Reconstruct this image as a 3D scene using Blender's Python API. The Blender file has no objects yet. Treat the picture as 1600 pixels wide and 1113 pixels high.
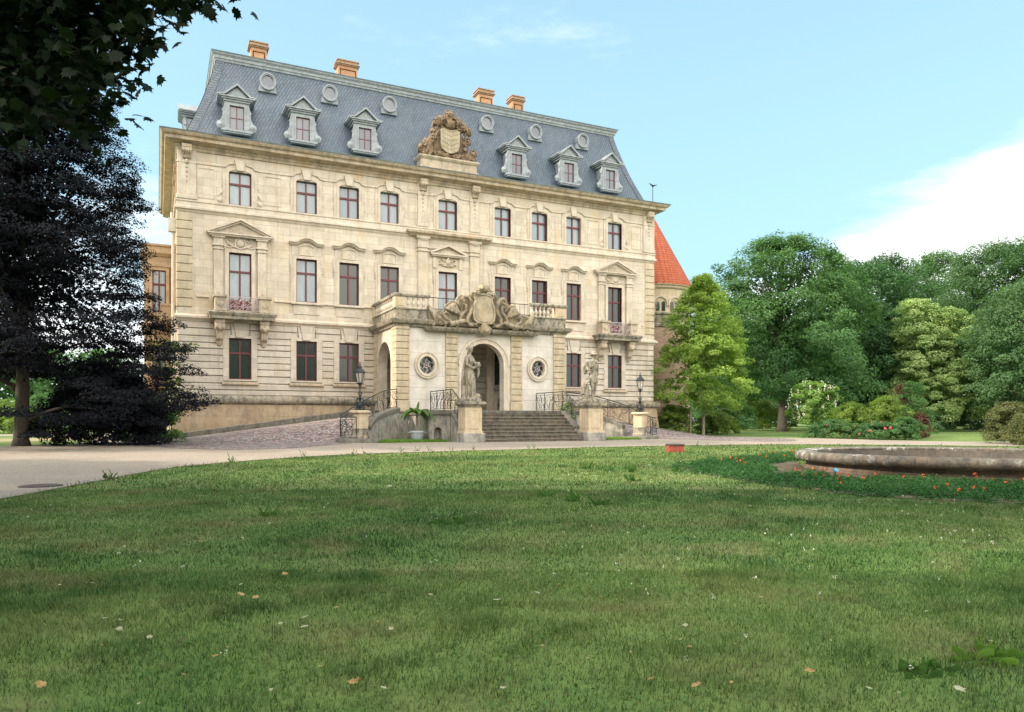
import bpy, math, random
import numpy as np
from mathutils import Vector, Matrix
R = math.radians
PI = math.pi
scene = bpy.context.scene
col = scene.collection

# ---------------------------------------------------------------- camera
YAW = R(25.45)
CAM = np.array([-0.981, -42.381, 1.1])
FW = np.array([math.sin(YAW), math.cos(YAW), 0.0])
RT = np.array([math.cos(YAW), -math.sin(YAW), 0.0])
cd = bpy.data.cameras.new('camera'); cam = bpy.data.objects.new('camera', cd); col.objects.link(cam)
cam.location = CAM; cam.rotation_euler = (R(90), 0, -YAW)
cd.lens = 26.235; cd.sensor_width = 36; cd.shift_y = 0.0641; cd.clip_start = 0.05; cd.clip_end = 3000
scene.camera = cam
# ---------------------------------------------------------------- sky, sun, exposure
SUN_EL = R(30); SUN_DIR = Vector((-0.97, 0.16, 0)).normalized()      # horizontal direction towards the sun
w = bpy.data.worlds.new('World'); scene.world = w; w.use_nodes = True
nt = w.node_tree; N = nt.nodes; L = nt.links; N.clear()
out = N.new('ShaderNodeOutputWorld'); bg = N.new('ShaderNodeBackground'); L.new(bg.outputs[0], out.inputs[0])
sky = N.new('ShaderNodeTexSky'); sky.sky_type = 'NISHITA'; sky.sun_disc = False
sky.sun_elevation = SUN_EL; sky.sun_rotation = math.atan2(SUN_DIR.x, SUN_DIR.y)
sky.air_density = 1.0; sky.dust_density = 1.0; sky.ozone_density = 0.6
def wn(t, **kw):
    n = N.new(t)
    for k, v in kw.items(): setattr(n, k, v)
    return n
def wmath(op, a, b=None, clamp=False):
    n = wn('ShaderNodeMath', operation=op); n.use_clamp = clamp
    for i, s in enumerate((a, b)):
        if s is None: continue
        if isinstance(s, (int, float)): n.inputs[i].default_value = s
        else: L.new(s, n.inputs[i])
    return n.outputs[0]
tc = wn('ShaderNodeTexCoord')
sep = wn('ShaderNodeSeparateXYZ'); L.new(tc.outputs['Generated'], sep.inputs[0])
def dirdot(v):
    v = np.array(v) / np.linalg.norm(v)
    n = wn('ShaderNodeVectorMath', operation='DOT_PRODUCT'); L.new(tc.outputs['Generated'], n.inputs[0]); n.inputs[1].default_value = v
    return n.outputs['Value']
mp = wn('ShaderNodeMapping'); mp.inputs['Scale'].default_value = (1.6, 1.6, 5.5); mp.inputs['Rotation'].default_value = (0.25, 0.1, 0)
L.new(tc.outputs['Generated'], mp.inputs[0])
nz = wn('ShaderNodeTexNoise'); nz.inputs['Scale'].default_value = 2.2; nz.inputs['Detail'].default_value = 9; nz.inputs['Roughness'].default_value = .62
L.new(mp.outputs[0], nz.inputs['Vector'])
def dirraw(v):
    n = wn('ShaderNodeVectorMath', operation='DOT_PRODUCT'); L.new(tc.outputs['Generated'], n.inputs[0]); n.inputs[1].default_value = v; return n.outputs['Value']
fwd = wmath('MAXIMUM', dirraw(FW), .05); lat_ = wmath('DIVIDE', dirraw(RT), fwd); el_ = wmath('DIVIDE', sep.outputs['Z'], fwd)
bound = wmath('ADD', wmath('MULTIPLY', lat_, .46), .10)          # cloud bank climbing towards the east
m1 = wmath('MULTIPLY', wmath('MULTIPLY', wmath('SUBTRACT', bound, el_), 9.0), wmath('MULTIPLY', wmath('SUBTRACT', lat_, .16), 6.0, True))
m1 = wmath('MAXIMUM', wmath('MINIMUM', m1, 1.1), -1.0)
d2 = dirdot(FW - .62 * RT + np.array([0, 0, .12]))
m2 = wmath('MULTIPLY', wmath('SUBTRACT', d2, .945), 12.0, True)
hz = wmath('SUBTRACT', 1.0, wmath('MULTIPLY', sep.outputs['Z'], 4.5, True), True)
nn = wmath('SUBTRACT', nz.outputs[0], .5)
c = wmath('ADD', wmath('ADD', wmath('MAXIMUM', m1, -.4), m2), wmath('MULTIPLY', nn, 1.95))
c = wmath('ADD', c, wmath('MULTIPLY', hz, .35))
cl = wn('ShaderNodeMapRange'); cl.inputs['From Min'].default_value = .12; cl.inputs['From Max'].default_value = .95; cl.clamp = True; cl.interpolation_type = 'SMOOTHSTEP'
L.new(c, cl.inputs[0])
haze = wn('ShaderNodeMix', data_type='RGBA'); L.new(wmath('ADD', .50, wmath('MULTIPLY', wmath('SUBTRACT', 1.0, wmath('MULTIPLY', sep.outputs['Z'], 1.6, True)), .5)), haze.inputs[0])
L.new(sky.outputs[0], haze.inputs[6]); haze.inputs[7].default_value = (2.1, 3.55, 4.5, 1)
mx = wn('ShaderNodeMix', data_type='RGBA'); L.new(cl.outputs[0], mx.inputs[0]); L.new(haze.outputs[2], mx.inputs[6]); mx.inputs[7].default_value = (5.6, 5.8, 5.9, 1)
# unseen bright cloud bank, added behind the viewer to lift the facade light
bb = wmath('MULTIPLY', wmath('SUBTRACT', dirdot(-FW + np.array([0, 0, .7])), .25), 2.0, True)
bb = wmath('MULTIPLY', bb, wmath('MULTIPLY', sep.outputs['Z'], 6.0, True))
mb_ = wn('ShaderNodeMix', data_type='RGBA'); L.new(bb, mb_.inputs[0]); L.new(mx.outputs[2], mb_.inputs[6]); mb_.inputs[7].default_value = (14.5, 13.6, 12.2, 1)
L.new(mb_.outputs[2], bg.inputs[0]); bg.inputs[1].default_value = .10
sd = bpy.data.lights.new('sun', 'SUN'); so = bpy.data.objects.new('sun', sd); col.objects.link(so)
sd.energy = 2.4; sd.angle = R(2.5); sd.color = (1, .86, .66)
tosun = Vector((SUN_DIR.x * math.cos(SUN_EL), SUN_DIR.y * math.cos(SUN_EL), math.sin(SUN_EL)))
so.rotation_euler = tosun.to_track_quat('Z', 'Y').to_euler(); so.location = (-40, 0, 60)
vs = scene.view_settings; vs.view_transform = 'Standard'; vs.look = 'None'; vs.exposure = 1.45; vs.gamma = 1; vs.use_curve_mapping = False

# ---------------------------------------------------------------- materials
def newmat(name):
    m = bpy.data.materials.new(name); m.use_nodes = True
    nt = m.node_tree; nt.nodes.clear()
    o = nt.nodes.new('ShaderNodeOutputMaterial'); b = nt.nodes.new('ShaderNodeBsdfPrincipled'); nt.links.new(b.outputs[0], o.inputs[0])
    return m, nt, b, o
class NB:
    """small node-building helper"""
    def __init__(s, nt): s.nt = nt
    def n(s, t, ins=None, **kw):
        x = s.nt.nodes.new(t)
        for k, v in kw.items(): setattr(x, k, v)
        for k, v in (ins or {}).items(): s.set(x.inputs[k], v)
        return x
    def set(s, sock, v):
        if isinstance(v, bpy.types.NodeSocket): s.nt.links.new(v, sock)
        else:
            if isinstance(v, tuple) and len(v) == 3 and sock.type == 'RGBA': v = v + (1,)
            sock.default_value = v
    def math(s, op, a, b=0., clamp=False):
        x = s.n('ShaderNodeMath', {0: a, 1: b}, operation=op); x.use_clamp = clamp; return x.outputs[0]
    def mix(s, f, a, b, mode='MIX'):
        x = s.n('ShaderNodeMix', data_type='RGBA', blend_type=mode); s.set(x.inputs[0], f); s.set(x.inputs[6], a); s.set(x.inputs[7], b); return x.outputs[2]
    def noise(s, vec, scale, detail=4, rough=.55):
        return s.n('ShaderNodeTexNoise', {'Vector': vec, 'Scale': scale, 'Detail': detail, 'Roughness': rough}).outputs[0]
    def ramp(s, v, a, b, smooth=True):
        x = s.n('ShaderNodeMapRange', {0: v, 1: a, 2: b}, clamp=True)
        if smooth: x.interpolation_type = 'SMOOTHSTEP'
        return x.outputs[0]
    def scalev(s, vec, sc):
        return s.n('ShaderNodeMapping', {'Vector': vec, 'Scale': sc}).outputs[0]
def stone(name, base, joints=None, stain=(.55, .36, .18), stain_amt=.35, dark=(.10, .10, .09), dark_amt=.25, var=.12, rough=.85, nscale=1.0, bump=.4):
    m, nt, b, o = newmat(name); g = NB(nt)
    obj = g.n('ShaderNodeTexCoord').outputs['Object']
    c = base
    fine = g.noise(obj, 9 * nscale, 6)
    if joints:
        sp = g.n('ShaderNodeSeparateXYZ', {0: obj})
        u = g.math('ADD', sp.outputs[0], sp.outputs[1])
        vec = g.n('ShaderNodeCombineXYZ', {0: u, 1: sp.outputs[2], 2: 0.}).outputs[0]
        jw, jh, jz = joints
        vec = g.n('ShaderNodeMapping', {'Vector': vec, 'Location': (0, -jz, 0)}).outputs[0]
        lo = tuple(x * (1 - var) for x in base); hi = tuple(min(1, x * (1 + var * .6)) for x in base)
        br = g.n('ShaderNodeTexBrick', {'Vector': vec, 'Color1': lo, 'Color2': hi, 'Mortar': tuple(x * .66 for x in base), 'Scale': 1.0, 'Mortar Size': .013, 'Mortar Smooth': .3, 'Brick Width': jw, 'Row Height': jh, 'Bias': .1})
        br.offset = .5
        c = br.outputs[0]
    # soft mottling
    med = g.noise(obj, 1.7 * nscale, 5)
    c = g.mix(g.ramp(med, .35, .7), g.mix(1., c, (.86, .85, .84), 'MULTIPLY'), c)
    # rust / sandstone stains that run downwards
    st = g.noise(g.scalev(obj, (.55 * nscale, .55 * nscale, .22 * nscale)), 1.6, 6, .65)
    c = g.mix(g.math('MULTIPLY', g.ramp(st, .50, .68), stain_amt), c, tuple(stain))
    sk = g.noise(g.scalev(obj, (3.2 * nscale, 3.2 * nscale, .16 * nscale)), 1.3, 5, .6)
    c = g.mix(g.math('MULTIPLY', g.ramp(sk, .52, .70), min(1, stain_amt * .9)), c, tuple(x * .62 for x in stain))
    dk = g.noise(g.scalev(obj, (1.3 * nscale, 1.3 * nscale, .6 * nscale)), 1.9, 8, .72)
    c = g.mix(g.math('MULTIPLY', g.ramp(dk, .44, .62), dark_amt), c, tuple(dark))
    c = g.mix(g.math('MULTIPLY', g.ramp(g.noise(obj, 6.5 * nscale, 7, .7), .5, .66), dark_amt * .8), c, tuple(x * 1.3 for x in dark))
    c = g.mix(g.math('MULTIPLY', g.ramp(fine, .35, .65), .22), c, g.mix(1., c, (.72, .7, .66), 'MULTIPLY'))
    g.set(b.inputs['Base Color'], c); b.inputs['Roughness'].default_value = rough
    bp = g.n('ShaderNodeBump', {'Strength': bump, 'Distance': .02, 'Height': g.math('ADD', fine, g.math('MULTIPLY', dk, .8))})
    nt.links.new(bp.outputs[0], b.inputs['Normal'])
    return m
def plain(name, c, rough=.6, metal=0., var=.12, scale=6., spec=.5, bump=0.):
    m, nt, b, o = newmat(name); g = NB(nt)
    obj = g.n('ShaderNodeTexCoord').outputs['Object']
    nn = g.noise(obj, scale, 5)
    g.set(b.inputs['Base Color'], g.mix(g.ramp(nn, .3, .7), tuple(x * (1 - var) for x in c), tuple(min(1, x * (1 + var)) for x in c)))
    b.inputs['Roughness'].default_value = rough; b.inputs['Metallic'].default_value = metal; b.inputs['Specular IOR Level'].default_value = spec
    if bump:
        bp = g.n('ShaderNodeBump', {'Strength': bump, 'Distance': .01, 'Height': nn}); nt.links.new(bp.outputs[0], b.inputs['Normal'])
    return m
def leafmat(name, dark, light, trans=.35, rough=.55, pscale=.35, spec=.3):
    m, nt, b, o = newmat(name); g = NB(nt)
    obj = g.n('ShaderNodeTexCoord').outputs['Object']
    t = g.n('ShaderNodeAttribute', attribute_name='tint').outputs['Fac']
    f = g.math('ADD', g.math('MULTIPLY', t, .65), g.math('MULTIPLY', g.ramp(g.noise(obj, pscale, 3), .35, .65), .35))
    c = g.mix(f, dark, light)
    g.set(b.inputs['Base Color'], c); b.inputs['Roughness'].default_value = rough; b.inputs['Specular IOR Level'].default_value = spec
    tr = g.n('ShaderNodeBsdfTranslucent', {'Color': g.mix(1., c, (1.25, 1.3, .7), 'MULTIPLY')})
    ms = g.n('ShaderNodeMixShader', {0: trans, 1: b.outputs[0], 2: tr.outputs[0]})
    nt.links.new(ms.outputs[0], o.inputs[0])
    return m

M = {}
CREAM = (.61, .535, .41)
M['ashlar'] = stone('ashlar', (.64, .58, .485), (1.25, .43, 7.05), stain=(.58, .43, .23), stain_amt=.52, dark=(.32,.28,.23), dark_amt=.12, var=.13)
M['rustic'] = stone('rusticated_stone', (.62, .575, .505), (1.9, .5, 2.5), stain=(.50, .37, .21), stain_amt=.42, dark=(.3,.27,.24), dark_amt=.16, var=.13)
M['quoin'] = stone('quoin_stone', (.58, .505, .37), None, stain=(.48, .33, .17), stain_amt=.35, dark_amt=.16)
M['trim'] = stone('trim_stone', (.65, .585, .49), None, stain=(.56, .42, .25), stain_amt=.4, dark=(.2, .18, .15), dark_amt=.24)
M['cornice'] = stone('cornice_stone', (.56, .475, .36), None, stain=(.50, .30, .13), stain_amt=.35, dark=(.15, .135, .11), dark_amt=.5)
M['plinth'] = stone('plinth_stone', (.50, .39, .26), (1.6, 1.3, .1), stain=(.36, .23, .12), stain_amt=.45, dark=(.13, .12, .11), dark_amt=.45, var=.15)
M['orange'] = stone('ochre_side_stone', (.50, .385, .265), (1.3, .43, 7.05), stain=(.45, .26, .12), stain_amt=.3, dark_amt=.12)
M['portico'] = stone('portico_pier_stone', (.57, .49, .345), None, stain=(.50, .36, .18), stain_amt=.4, dark=(.22, .2, .17), dark_amt=.45, nscale=1.2)
M['white'] = stone('pale_panel_stone', (.66, .63, .58), (1.9, .62, 2.3), stain=(.56, .48, .38), stain_amt=.2, dark_amt=.06, var=.05)
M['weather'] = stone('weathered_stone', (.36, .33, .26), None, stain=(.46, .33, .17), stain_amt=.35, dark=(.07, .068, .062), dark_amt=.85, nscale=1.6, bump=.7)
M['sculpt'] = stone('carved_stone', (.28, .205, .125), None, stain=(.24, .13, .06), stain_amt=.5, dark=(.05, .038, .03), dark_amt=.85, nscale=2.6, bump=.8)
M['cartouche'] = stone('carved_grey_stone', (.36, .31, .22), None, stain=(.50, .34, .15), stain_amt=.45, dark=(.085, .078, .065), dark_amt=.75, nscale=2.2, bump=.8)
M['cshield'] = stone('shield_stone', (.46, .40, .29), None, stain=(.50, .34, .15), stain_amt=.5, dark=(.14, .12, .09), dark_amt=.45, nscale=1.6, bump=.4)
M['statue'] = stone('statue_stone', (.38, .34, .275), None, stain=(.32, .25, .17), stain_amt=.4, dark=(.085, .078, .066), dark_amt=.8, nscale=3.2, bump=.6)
M['pedestal'] = stone('pedestal_stone', (.62, .52, .37), None, stain=(.50, .36, .2), stain_amt=.35, dark=(.25, .22, .18), dark_amt=.3, nscale=2.)
M['step'] = stone('step_stone', (.17, .15, .12), None, stain=(.30, .22, .13), stain_amt=.4, dark=(.05, .047, .042), dark_amt=.8, nscale=2., bump=.8)
M['kerb'] = stone('kerb_stone', (.18, .17, .145), None, stain=(.30, .27, .2), stain_amt=.3, dark=(.06, .058, .052), dark_amt=.75, nscale=2., bump=.8)
M['fountain'] = stone('fountain_stone', (.17, .15, .12), None, stain=(.30, .19, .11), stain_amt=.5, dark=(.055, .05, .048), dark_amt=.8, nscale=2.2, bump=.8)
M['basin_base'] = stone('basin_base_stone', (.21, .155, .12), None, stain=(.24, .14, .08), stain_amt=.5, dark=(.05, .045, .04), dark_amt=.6, nscale=2)
M['capbrown'] = stone('chimney_cap_stone', (.42, .27, .165), None, stain_amt=.2, dark_amt=.35, nscale=3)
M['slab'] = stone('grey_wall', (.40, .385, .35), None, stain=(.45, .40, .3), stain_amt=.4, dark=(.12, .115, .11), dark_amt=.7, nscale=1.4)
M['zinc'] = plain('zinc', (.265, .30, .325), .5, 0., .2, 5, bump=.2)
M['zincdark'] = plain('dark_zinc', (.15, .19, .20), .5, 0., .2, 3)
M['red'] = plain('red_brown_paint', (.125, .02, .026), .45, 0, .15, 8)
M['iron'] = plain('black_iron', (.022, .03, .035), .42, .3, .4, 20)
M['lightiron'] = plain('pale_iron', (.42, .36, .36), .45, .2, .15, 20)
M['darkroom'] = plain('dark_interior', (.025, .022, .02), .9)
M['interior'] = stone('interior_plaster', (.50, .42, .31), None, stain_amt=.2, dark_amt=.1)
def glass(name, c, rough=.04, ior=1.55):
    m, nt, b, o = newmat(name); g = NB(nt)
    obj = g.n('ShaderNodeTexCoord').outputs['Object']
    nn = g.noise(g.scalev(obj, (1.6, 1.6, .5)), 1.7, 3)
    g.set(b.inputs['Base Color'], g.mix(g.ramp(nn, .42, .60), tuple(x * .84 for x in c), c))
    rv = g.n('ShaderNodeObjectInfo').outputs['Random']; c_in = b.inputs['Base Color'].links[0].from_socket; g.set(b.inputs['Base Color'], g.mix(rv, c_in, g.mix(1., c_in, (.55, .6, .66), 'MULTIPLY')))
    b.inputs['Roughness'].default_value = .25; b.inputs['Specular IOR Level'].default_value = .4
    b.inputs['Coat Weight'].default_value = 1; b.inputs['Coat Roughness'].default_value = rough; b.inputs['Coat IOR'].default_value = ior
    bp = g.n('ShaderNodeBump', {'Strength': .12, 'Distance': .03, 'Height': g.noise(obj, 1.1, 1)}); nt.links.new(bp.outputs[0], b.inputs['Coat Normal'])
    return m
M['pane_sky'] = glass('curtain_sky_tint_pane', (.25, .33, .37), ior=1.6)  # pale blue base: curtains plus sky reflection put into the colour
M['pane_dark'] = glass('dark_pane', (.010, .030, .020), ior=1.5)
M['pane_attic'] = glass('attic_pane', (.15, .175, .22), ior=1.5)
m, nt_, b, o = newmat('lantern_glass'); b.inputs['Base Color'].default_value = (.8, .8, .78, 1); b.inputs['Roughness'].default_value = .15; b.inputs['Transmission Weight'].default_value = .75; b.inputs['IOR'].default_value = 1.1; M['lglass'] = m
def brickmat(name, c1, c2, mort, bw, bh, rot=0., mode='xz', msize=.02, bias=0., rough=.75, stainc=None, bump=.5, offset=.5):
    m, nt, b, o = newmat(name); g = NB(nt)
    obj = g.n('ShaderNodeTexCoord').outputs['Object']
    sp = g.n('ShaderNodeSeparateXYZ', {0: obj})
    if mode == 'xz': vec = g.n('ShaderNodeCombineXYZ', {0: g.math('ADD', sp.outputs[0], sp.outputs[1]), 1: sp.outputs[2], 2: 0.}).outputs[0]
    else: vec = g.n('ShaderNodeCombineXYZ', {0: sp.outputs[0], 1: sp.outputs[1], 2: 0.}).outputs[0]
    vec = g.n('ShaderNodeMapping', {'Vector': vec, 'Rotation': (0, 0, rot)}).outputs[0]
    if mode == 'xy':
        wob = g.n('ShaderNodeTexNoise', {'Vector': vec, 'Scale': 2.2, 'Detail': 2.0}).outputs['Color']
        vec = g.n('ShaderNodeVectorMath', {0: vec, 1: g.n('ShaderNodeVectorMath', {0: wob, 1: (.1, .1, 0.)}, operation='MULTIPLY').outputs[0]}, operation='ADD').outputs[0]
    br = g.n('ShaderNodeTexBrick', {'Vector': vec, 'Color1': c1, 'Color2': c2, 'Mortar': mort, 'Scale': 1., 'Mortar Size': msize, 'Mortar Smooth': .4, 'Brick Width': bw, 'Row Height': bh, 'Bias': bias})
    br.offset = offset
    c = br.outputs[0]
    n1 = g.noise(obj, .8, 6); n2 = g.noise(obj, 12, 4)
    c = g.mix(g.math('MULTIPLY', g.ramp(n1, .35, .7), .5), c, stainc or tuple(x * .7 for x in c1))
    c = g.mix(g.math('MULTIPLY', g.ramp(n2, .3, .7), .3), c, g.mix(1., c, (.6, .6, .6), 'MULTIPLY'))
    g.set(b.inputs['Base Color'], c); b.inputs['Roughness'].default_value = rough
    bp = g.n('ShaderNodeBump', {'Strength': bump, 'Distance': .02, 'Height': g.math('SUBTRACT', n2, g.math('MULTIPLY', br.outputs['Fac'], 1.5))}); nt.links.new(bp.outputs[0], b.inputs['Normal'])
    return m
M['slate'] = brickmat('slate_roof', (.072, .106, .152), (.105, .146, .20), (.045, .058, .078), .40, .13, R(-50), msize=.014, rough=.5, stainc=(.12, .15, .19), bump=.7)
M['slate_edge'] = brickmat('slate_edge', (.09, .12, .155), (.14, .17, .21), (.04, .05, .07), .3, .16, R(0), msize=.02, rough=.5)
def lichen(m):
    nt = m.node_tree; g = NB(nt); b = [n for n in nt.nodes if n.type == 'BSDF_PRINCIPLED'][0]; c = b.inputs['Base Color'].links[0].from_socket
    obj = g.n('ShaderNodeTexCoord').outputs['Object']; big = g.ramp(g.noise(obj, .9, 3), .45, .6); f = g.ramp(g.noise(obj, 5.5, 8, .75), .53, .57)
    g.set(b.inputs['Base Color'], g.mix(g.math('MULTIPLY', big, g.math('MULTIPLY', f, .85)), c, (.52, .53, .50)))
lichen(M['fountain'])
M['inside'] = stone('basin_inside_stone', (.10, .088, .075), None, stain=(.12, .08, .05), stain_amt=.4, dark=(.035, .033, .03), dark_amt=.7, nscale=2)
M['brickorange'] = brickmat('orange_brick', (.50, .25, .125), (.60, .33, .18), (.45, .3, .2), .3, .1, msize=.01)
M['redtile'] = brickmat('red_roof_tile', (.50, .12, .055), (.60, .175, .085), (.26, .05, .03), .26, .2, msize=.03, rough=.8, stainc=(.46, .13, .06))
M['pinkbrick'] = brickmat('tower_brick', (.44, .27, .2), (.52, .36, .26), (.5, .42, .34), .35, .14, msize=.02, rough=.85)
M['cobble'] = brickmat('cobbles', (.22, .15, .145), (.32, .30, .30), (.07, .062, .058), .24, .14, R(8), mode='xy', msize=.03, rough=.8, stainc=(.25, .225, .23), bump=.9)
# ground surfaces
def groundmat(name, cols, scales, rough=.95, bump=.5):
    m, nt, b, o = newmat(name); g = NB(nt)
    obj = g.n('ShaderNodeTexCoord').outputs['Object']
    c = cols[0]
    for cc, (s, lo, hi, amt) in zip(cols[1:], scales):
        c = g.mix(g.math('MULTIPLY', g.ramp(g.noise(obj, s, 5, .6), lo, hi), amt), c, cc)
    g.set(b.inputs['Base Color'], c); b.inputs['Roughness'].default_value = rough; b.inputs['Specular IOR Level'].default_value = .2
    bp = g.n('ShaderNodeBump', {'Strength': bump, 'Distance': .015, 'Height': g.noise(obj, 40, 5)}); nt.links.new(bp.outputs[0], b.inputs['Normal'])
    return m
M['turf'] = groundmat('turf', [(.095, .165, .04), (.15, .21, .06), (.20, .20, .09), (.07, .12, .03)], [(.35, .4, .6, .8), (.9, .5, .68, .55), (3., .45, .7, .6)])
M['gravel'] = groundmat('gravel', [(.285, .248, .205), (.22, .19, .16), (.10, .09, .08), (.42, .37, .31)], [(.25, .4, .65, .7), (1.3, .55, .72, .5), (28., .5, .62, .75)], bump=1.)
M['soil'] = groundmat('soil', [(.11, .09, .06), (.07, .055, .035), (.17, .145, .11)], [(1.5, .4, .6, .7), (9., .5, .7, .6)])
M['soildark'] = groundmat('bare_soil', [(.085, .085, .05), (.06, .07, .035), (.12, .11, .07)], [(6, .4, .6, .7), (30., .5, .7, .6)])
M['sand'] = groundmat('sandy_ground', [(.30, .25, .15), (.22, .2, .1), (.36, .3, .2)], [(.5, .4, .6, .7), (9., .5, .7, .6)])
m, nt, b, o = newmat('cobbles'); g = NB(nt); obj = g.n('ShaderNodeTexCoord').outputs['Object']; v2 = g.scalev(obj, (1, 1.25, 0))
vo = g.n('ShaderNodeTexVoronoi', {'Vector': v2, 'Scale': 6.2, 'Randomness': .72}); ve = g.n('ShaderNodeTexVoronoi', {'Vector': v2, 'Scale': 6.2, 'Randomness': .72}, feature='DISTANCE_TO_EDGE')
sx = g.n('ShaderNodeSeparateColor', {0: vo.outputs['Color']}); c = g.mix(g.ramp(sx.outputs[0], .15, .85), (.20, .13, .135), (.36, .335, .34)); c = g.mix(g.ramp(sx.outputs[1], .7, .9), c, (.36, .24, .22)); c = g.mix(g.ramp(sx.outputs[2], .75, .9), c, (.13, .12, .125))
c = g.mix(g.math('MULTIPLY', g.ramp(g.noise(obj, .7, 5), .4, .65), .4), c, (.30, .27, .25)); ed_ = g.ramp(ve.outputs['Distance'], .02, .10); c = g.mix(ed_, (.075, .065, .06), c); g.set(b.inputs['Base Color'], c); b.inputs['Roughness'].default_value = .75
bp = g.n('ShaderNodeBump', {'Strength': .9, 'Distance': .03, 'Height': ed_}); nt.links.new(bp.outputs[0], b.inputs['Normal']); M['cobble'] = m
def grassmat(name, a, b_, dry):
    m, nt, b, o = newmat(name); g = NB(nt)
    obj = g.n('ShaderNodeTexCoord').outputs['Object']
    t = g.n('ShaderNodeAttribute', attribute_name='tint').outputs['Fac']
    c = g.mix(t, a, b_)
    big = g.ramp(g.noise(obj, .35, 5, .6), .40, .6)
    c = g.mix(g.math('MULTIPLY', big, .5), c, (.12, .19, .045))
    dn = g.math('MAXIMUM', g.ramp(g.noise(obj, .9, 6, .68), .46, .62), g.math('MULTIPLY', g.ramp(g.noise(obj, 5., 4, .6), .5, .68), .6))
    c = g.mix(g.math('MULTIPLY', dn, g.math('ADD', .25, g.math('MULTIPLY', t, .6))), c, dry)
    g.set(b.inputs['Base Color'], c); b.inputs['Roughness'].default_value = .6; b.inputs['Specular IOR Level'].default_value = .25
    tr = g.n('ShaderNodeBsdfTranslucent', {'Color': c})
    ms = g.n('ShaderNodeMixShader', {0: .3, 1: b.outputs[0], 2: tr.outputs[0]}); nt.links.new(ms.outputs[0], o.inputs[0])
    return m
M['grass'] = grassmat('grass_blades', (.016, .062, .013), (.056, .142, .028), (.215, .185, .085))
M['weed'] = leafmat('weed_leaf', (.05, .13, .03), (.11, .24, .055), .35)
M['lush'] = leafmat('lush_grass', (.09, .20, .03), (.20, .36, .07), .4)
M['leaf_mid'] = leafmat('leaf_mid_green', (.036, .108, .036), (.125, .245, .088), .45)
M['leaf_dark'] = leafmat('leaf_dark_green', (.026, .085, .034), (.092, .192, .076), .45)
M['leaf_blue'] = leafmat('leaf_bluish_green', (.042, .105, .045), (.13, .23, .10), .45)
M['leaf_pale'] = leafmat('leaf_pale_green', (.18, .29, .10), (.40, .52, .235), .45)
M['leaf_catalpa'] = leafmat('leaf_catalpa', (.10, .21, .045), (.28, .43, .13), .45)
M['leaf_lime'] = leafmat('leaf_lime', (.14, .25, .045), (.37, .51, .13), .5)
M['leaf_shrub'] = leafmat('leaf_shrub', (.075, .15, .025), (.22, .32, .06))
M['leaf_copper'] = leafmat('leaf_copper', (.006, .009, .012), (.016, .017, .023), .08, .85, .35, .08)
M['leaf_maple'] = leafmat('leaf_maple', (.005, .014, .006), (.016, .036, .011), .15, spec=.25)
M['leaf_olive'] = leafmat('leaf_olive', (.07, .09, .03), (.18, .2, .08))
M['leaf_wine'] = leafmat('leaf_wine', (.07, .03, .025), (.16, .09, .06))
M['banana'] = leafmat('banana_leaf', (.06, .13, .03), (.14, .26, .06), .3, pscale=3)
M['marigold'] = leafmat('marigold_leaf', (.02, .08, .025), (.065, .18, .05), .3)
M['petal_orange'] = plain('orange_petals', (.75, .13, .015), .7, 0, .3, 30)
M['petal_white'] = plain('white_petals', (.75, .75, .66), .7, 0, .1, 30)
M['petal_pink'] = plain('pink_petals', (.65, .12, .14), .7, 0, .3, 30)
M['bark'] = stone('bark', (.075, .062, .048), None, stain=(.08, .09, .05), stain_amt=.5, dark=(.03, .025, .02), dark_amt=.8, nscale=6, bump=1)
M['bark_pale'] = stone('pale_bark', (.32, .29, .23), None, stain=(.2, .2, .12), stain_amt=.4, dark=(.1, .09, .07), dark_amt=.5, nscale=6, bump=1)
M['tub'] = plain('grey_tub', (.40, .43, .46), .5, 0, .12, 7, bump=.2)
M['boxred'] = plain('faded_red', (.30, .06, .04), .75, 0, .35, 14, bump=.3)
M['boxlid'] = plain('dark_lid', (.06, .045, .04), .7, 0, .4, 14)
M['blue'] = plain('blue_glass', (.08, .35, .62), .2, 0, .1, 5)
M['deadleaf'] = leafmat('dead_leaf', (.30, .17, .05), (.52, .40, .2), .1, pscale=2)
M['paleleaf'] = leafmat('pale_leaf', (.27, .27, .17), (.42, .41, .28), .1, pscale=2)
M['pipe'] = plain('downpipe_paint', (.55, .50, .42), .5, 0, .1, 4)

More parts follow.
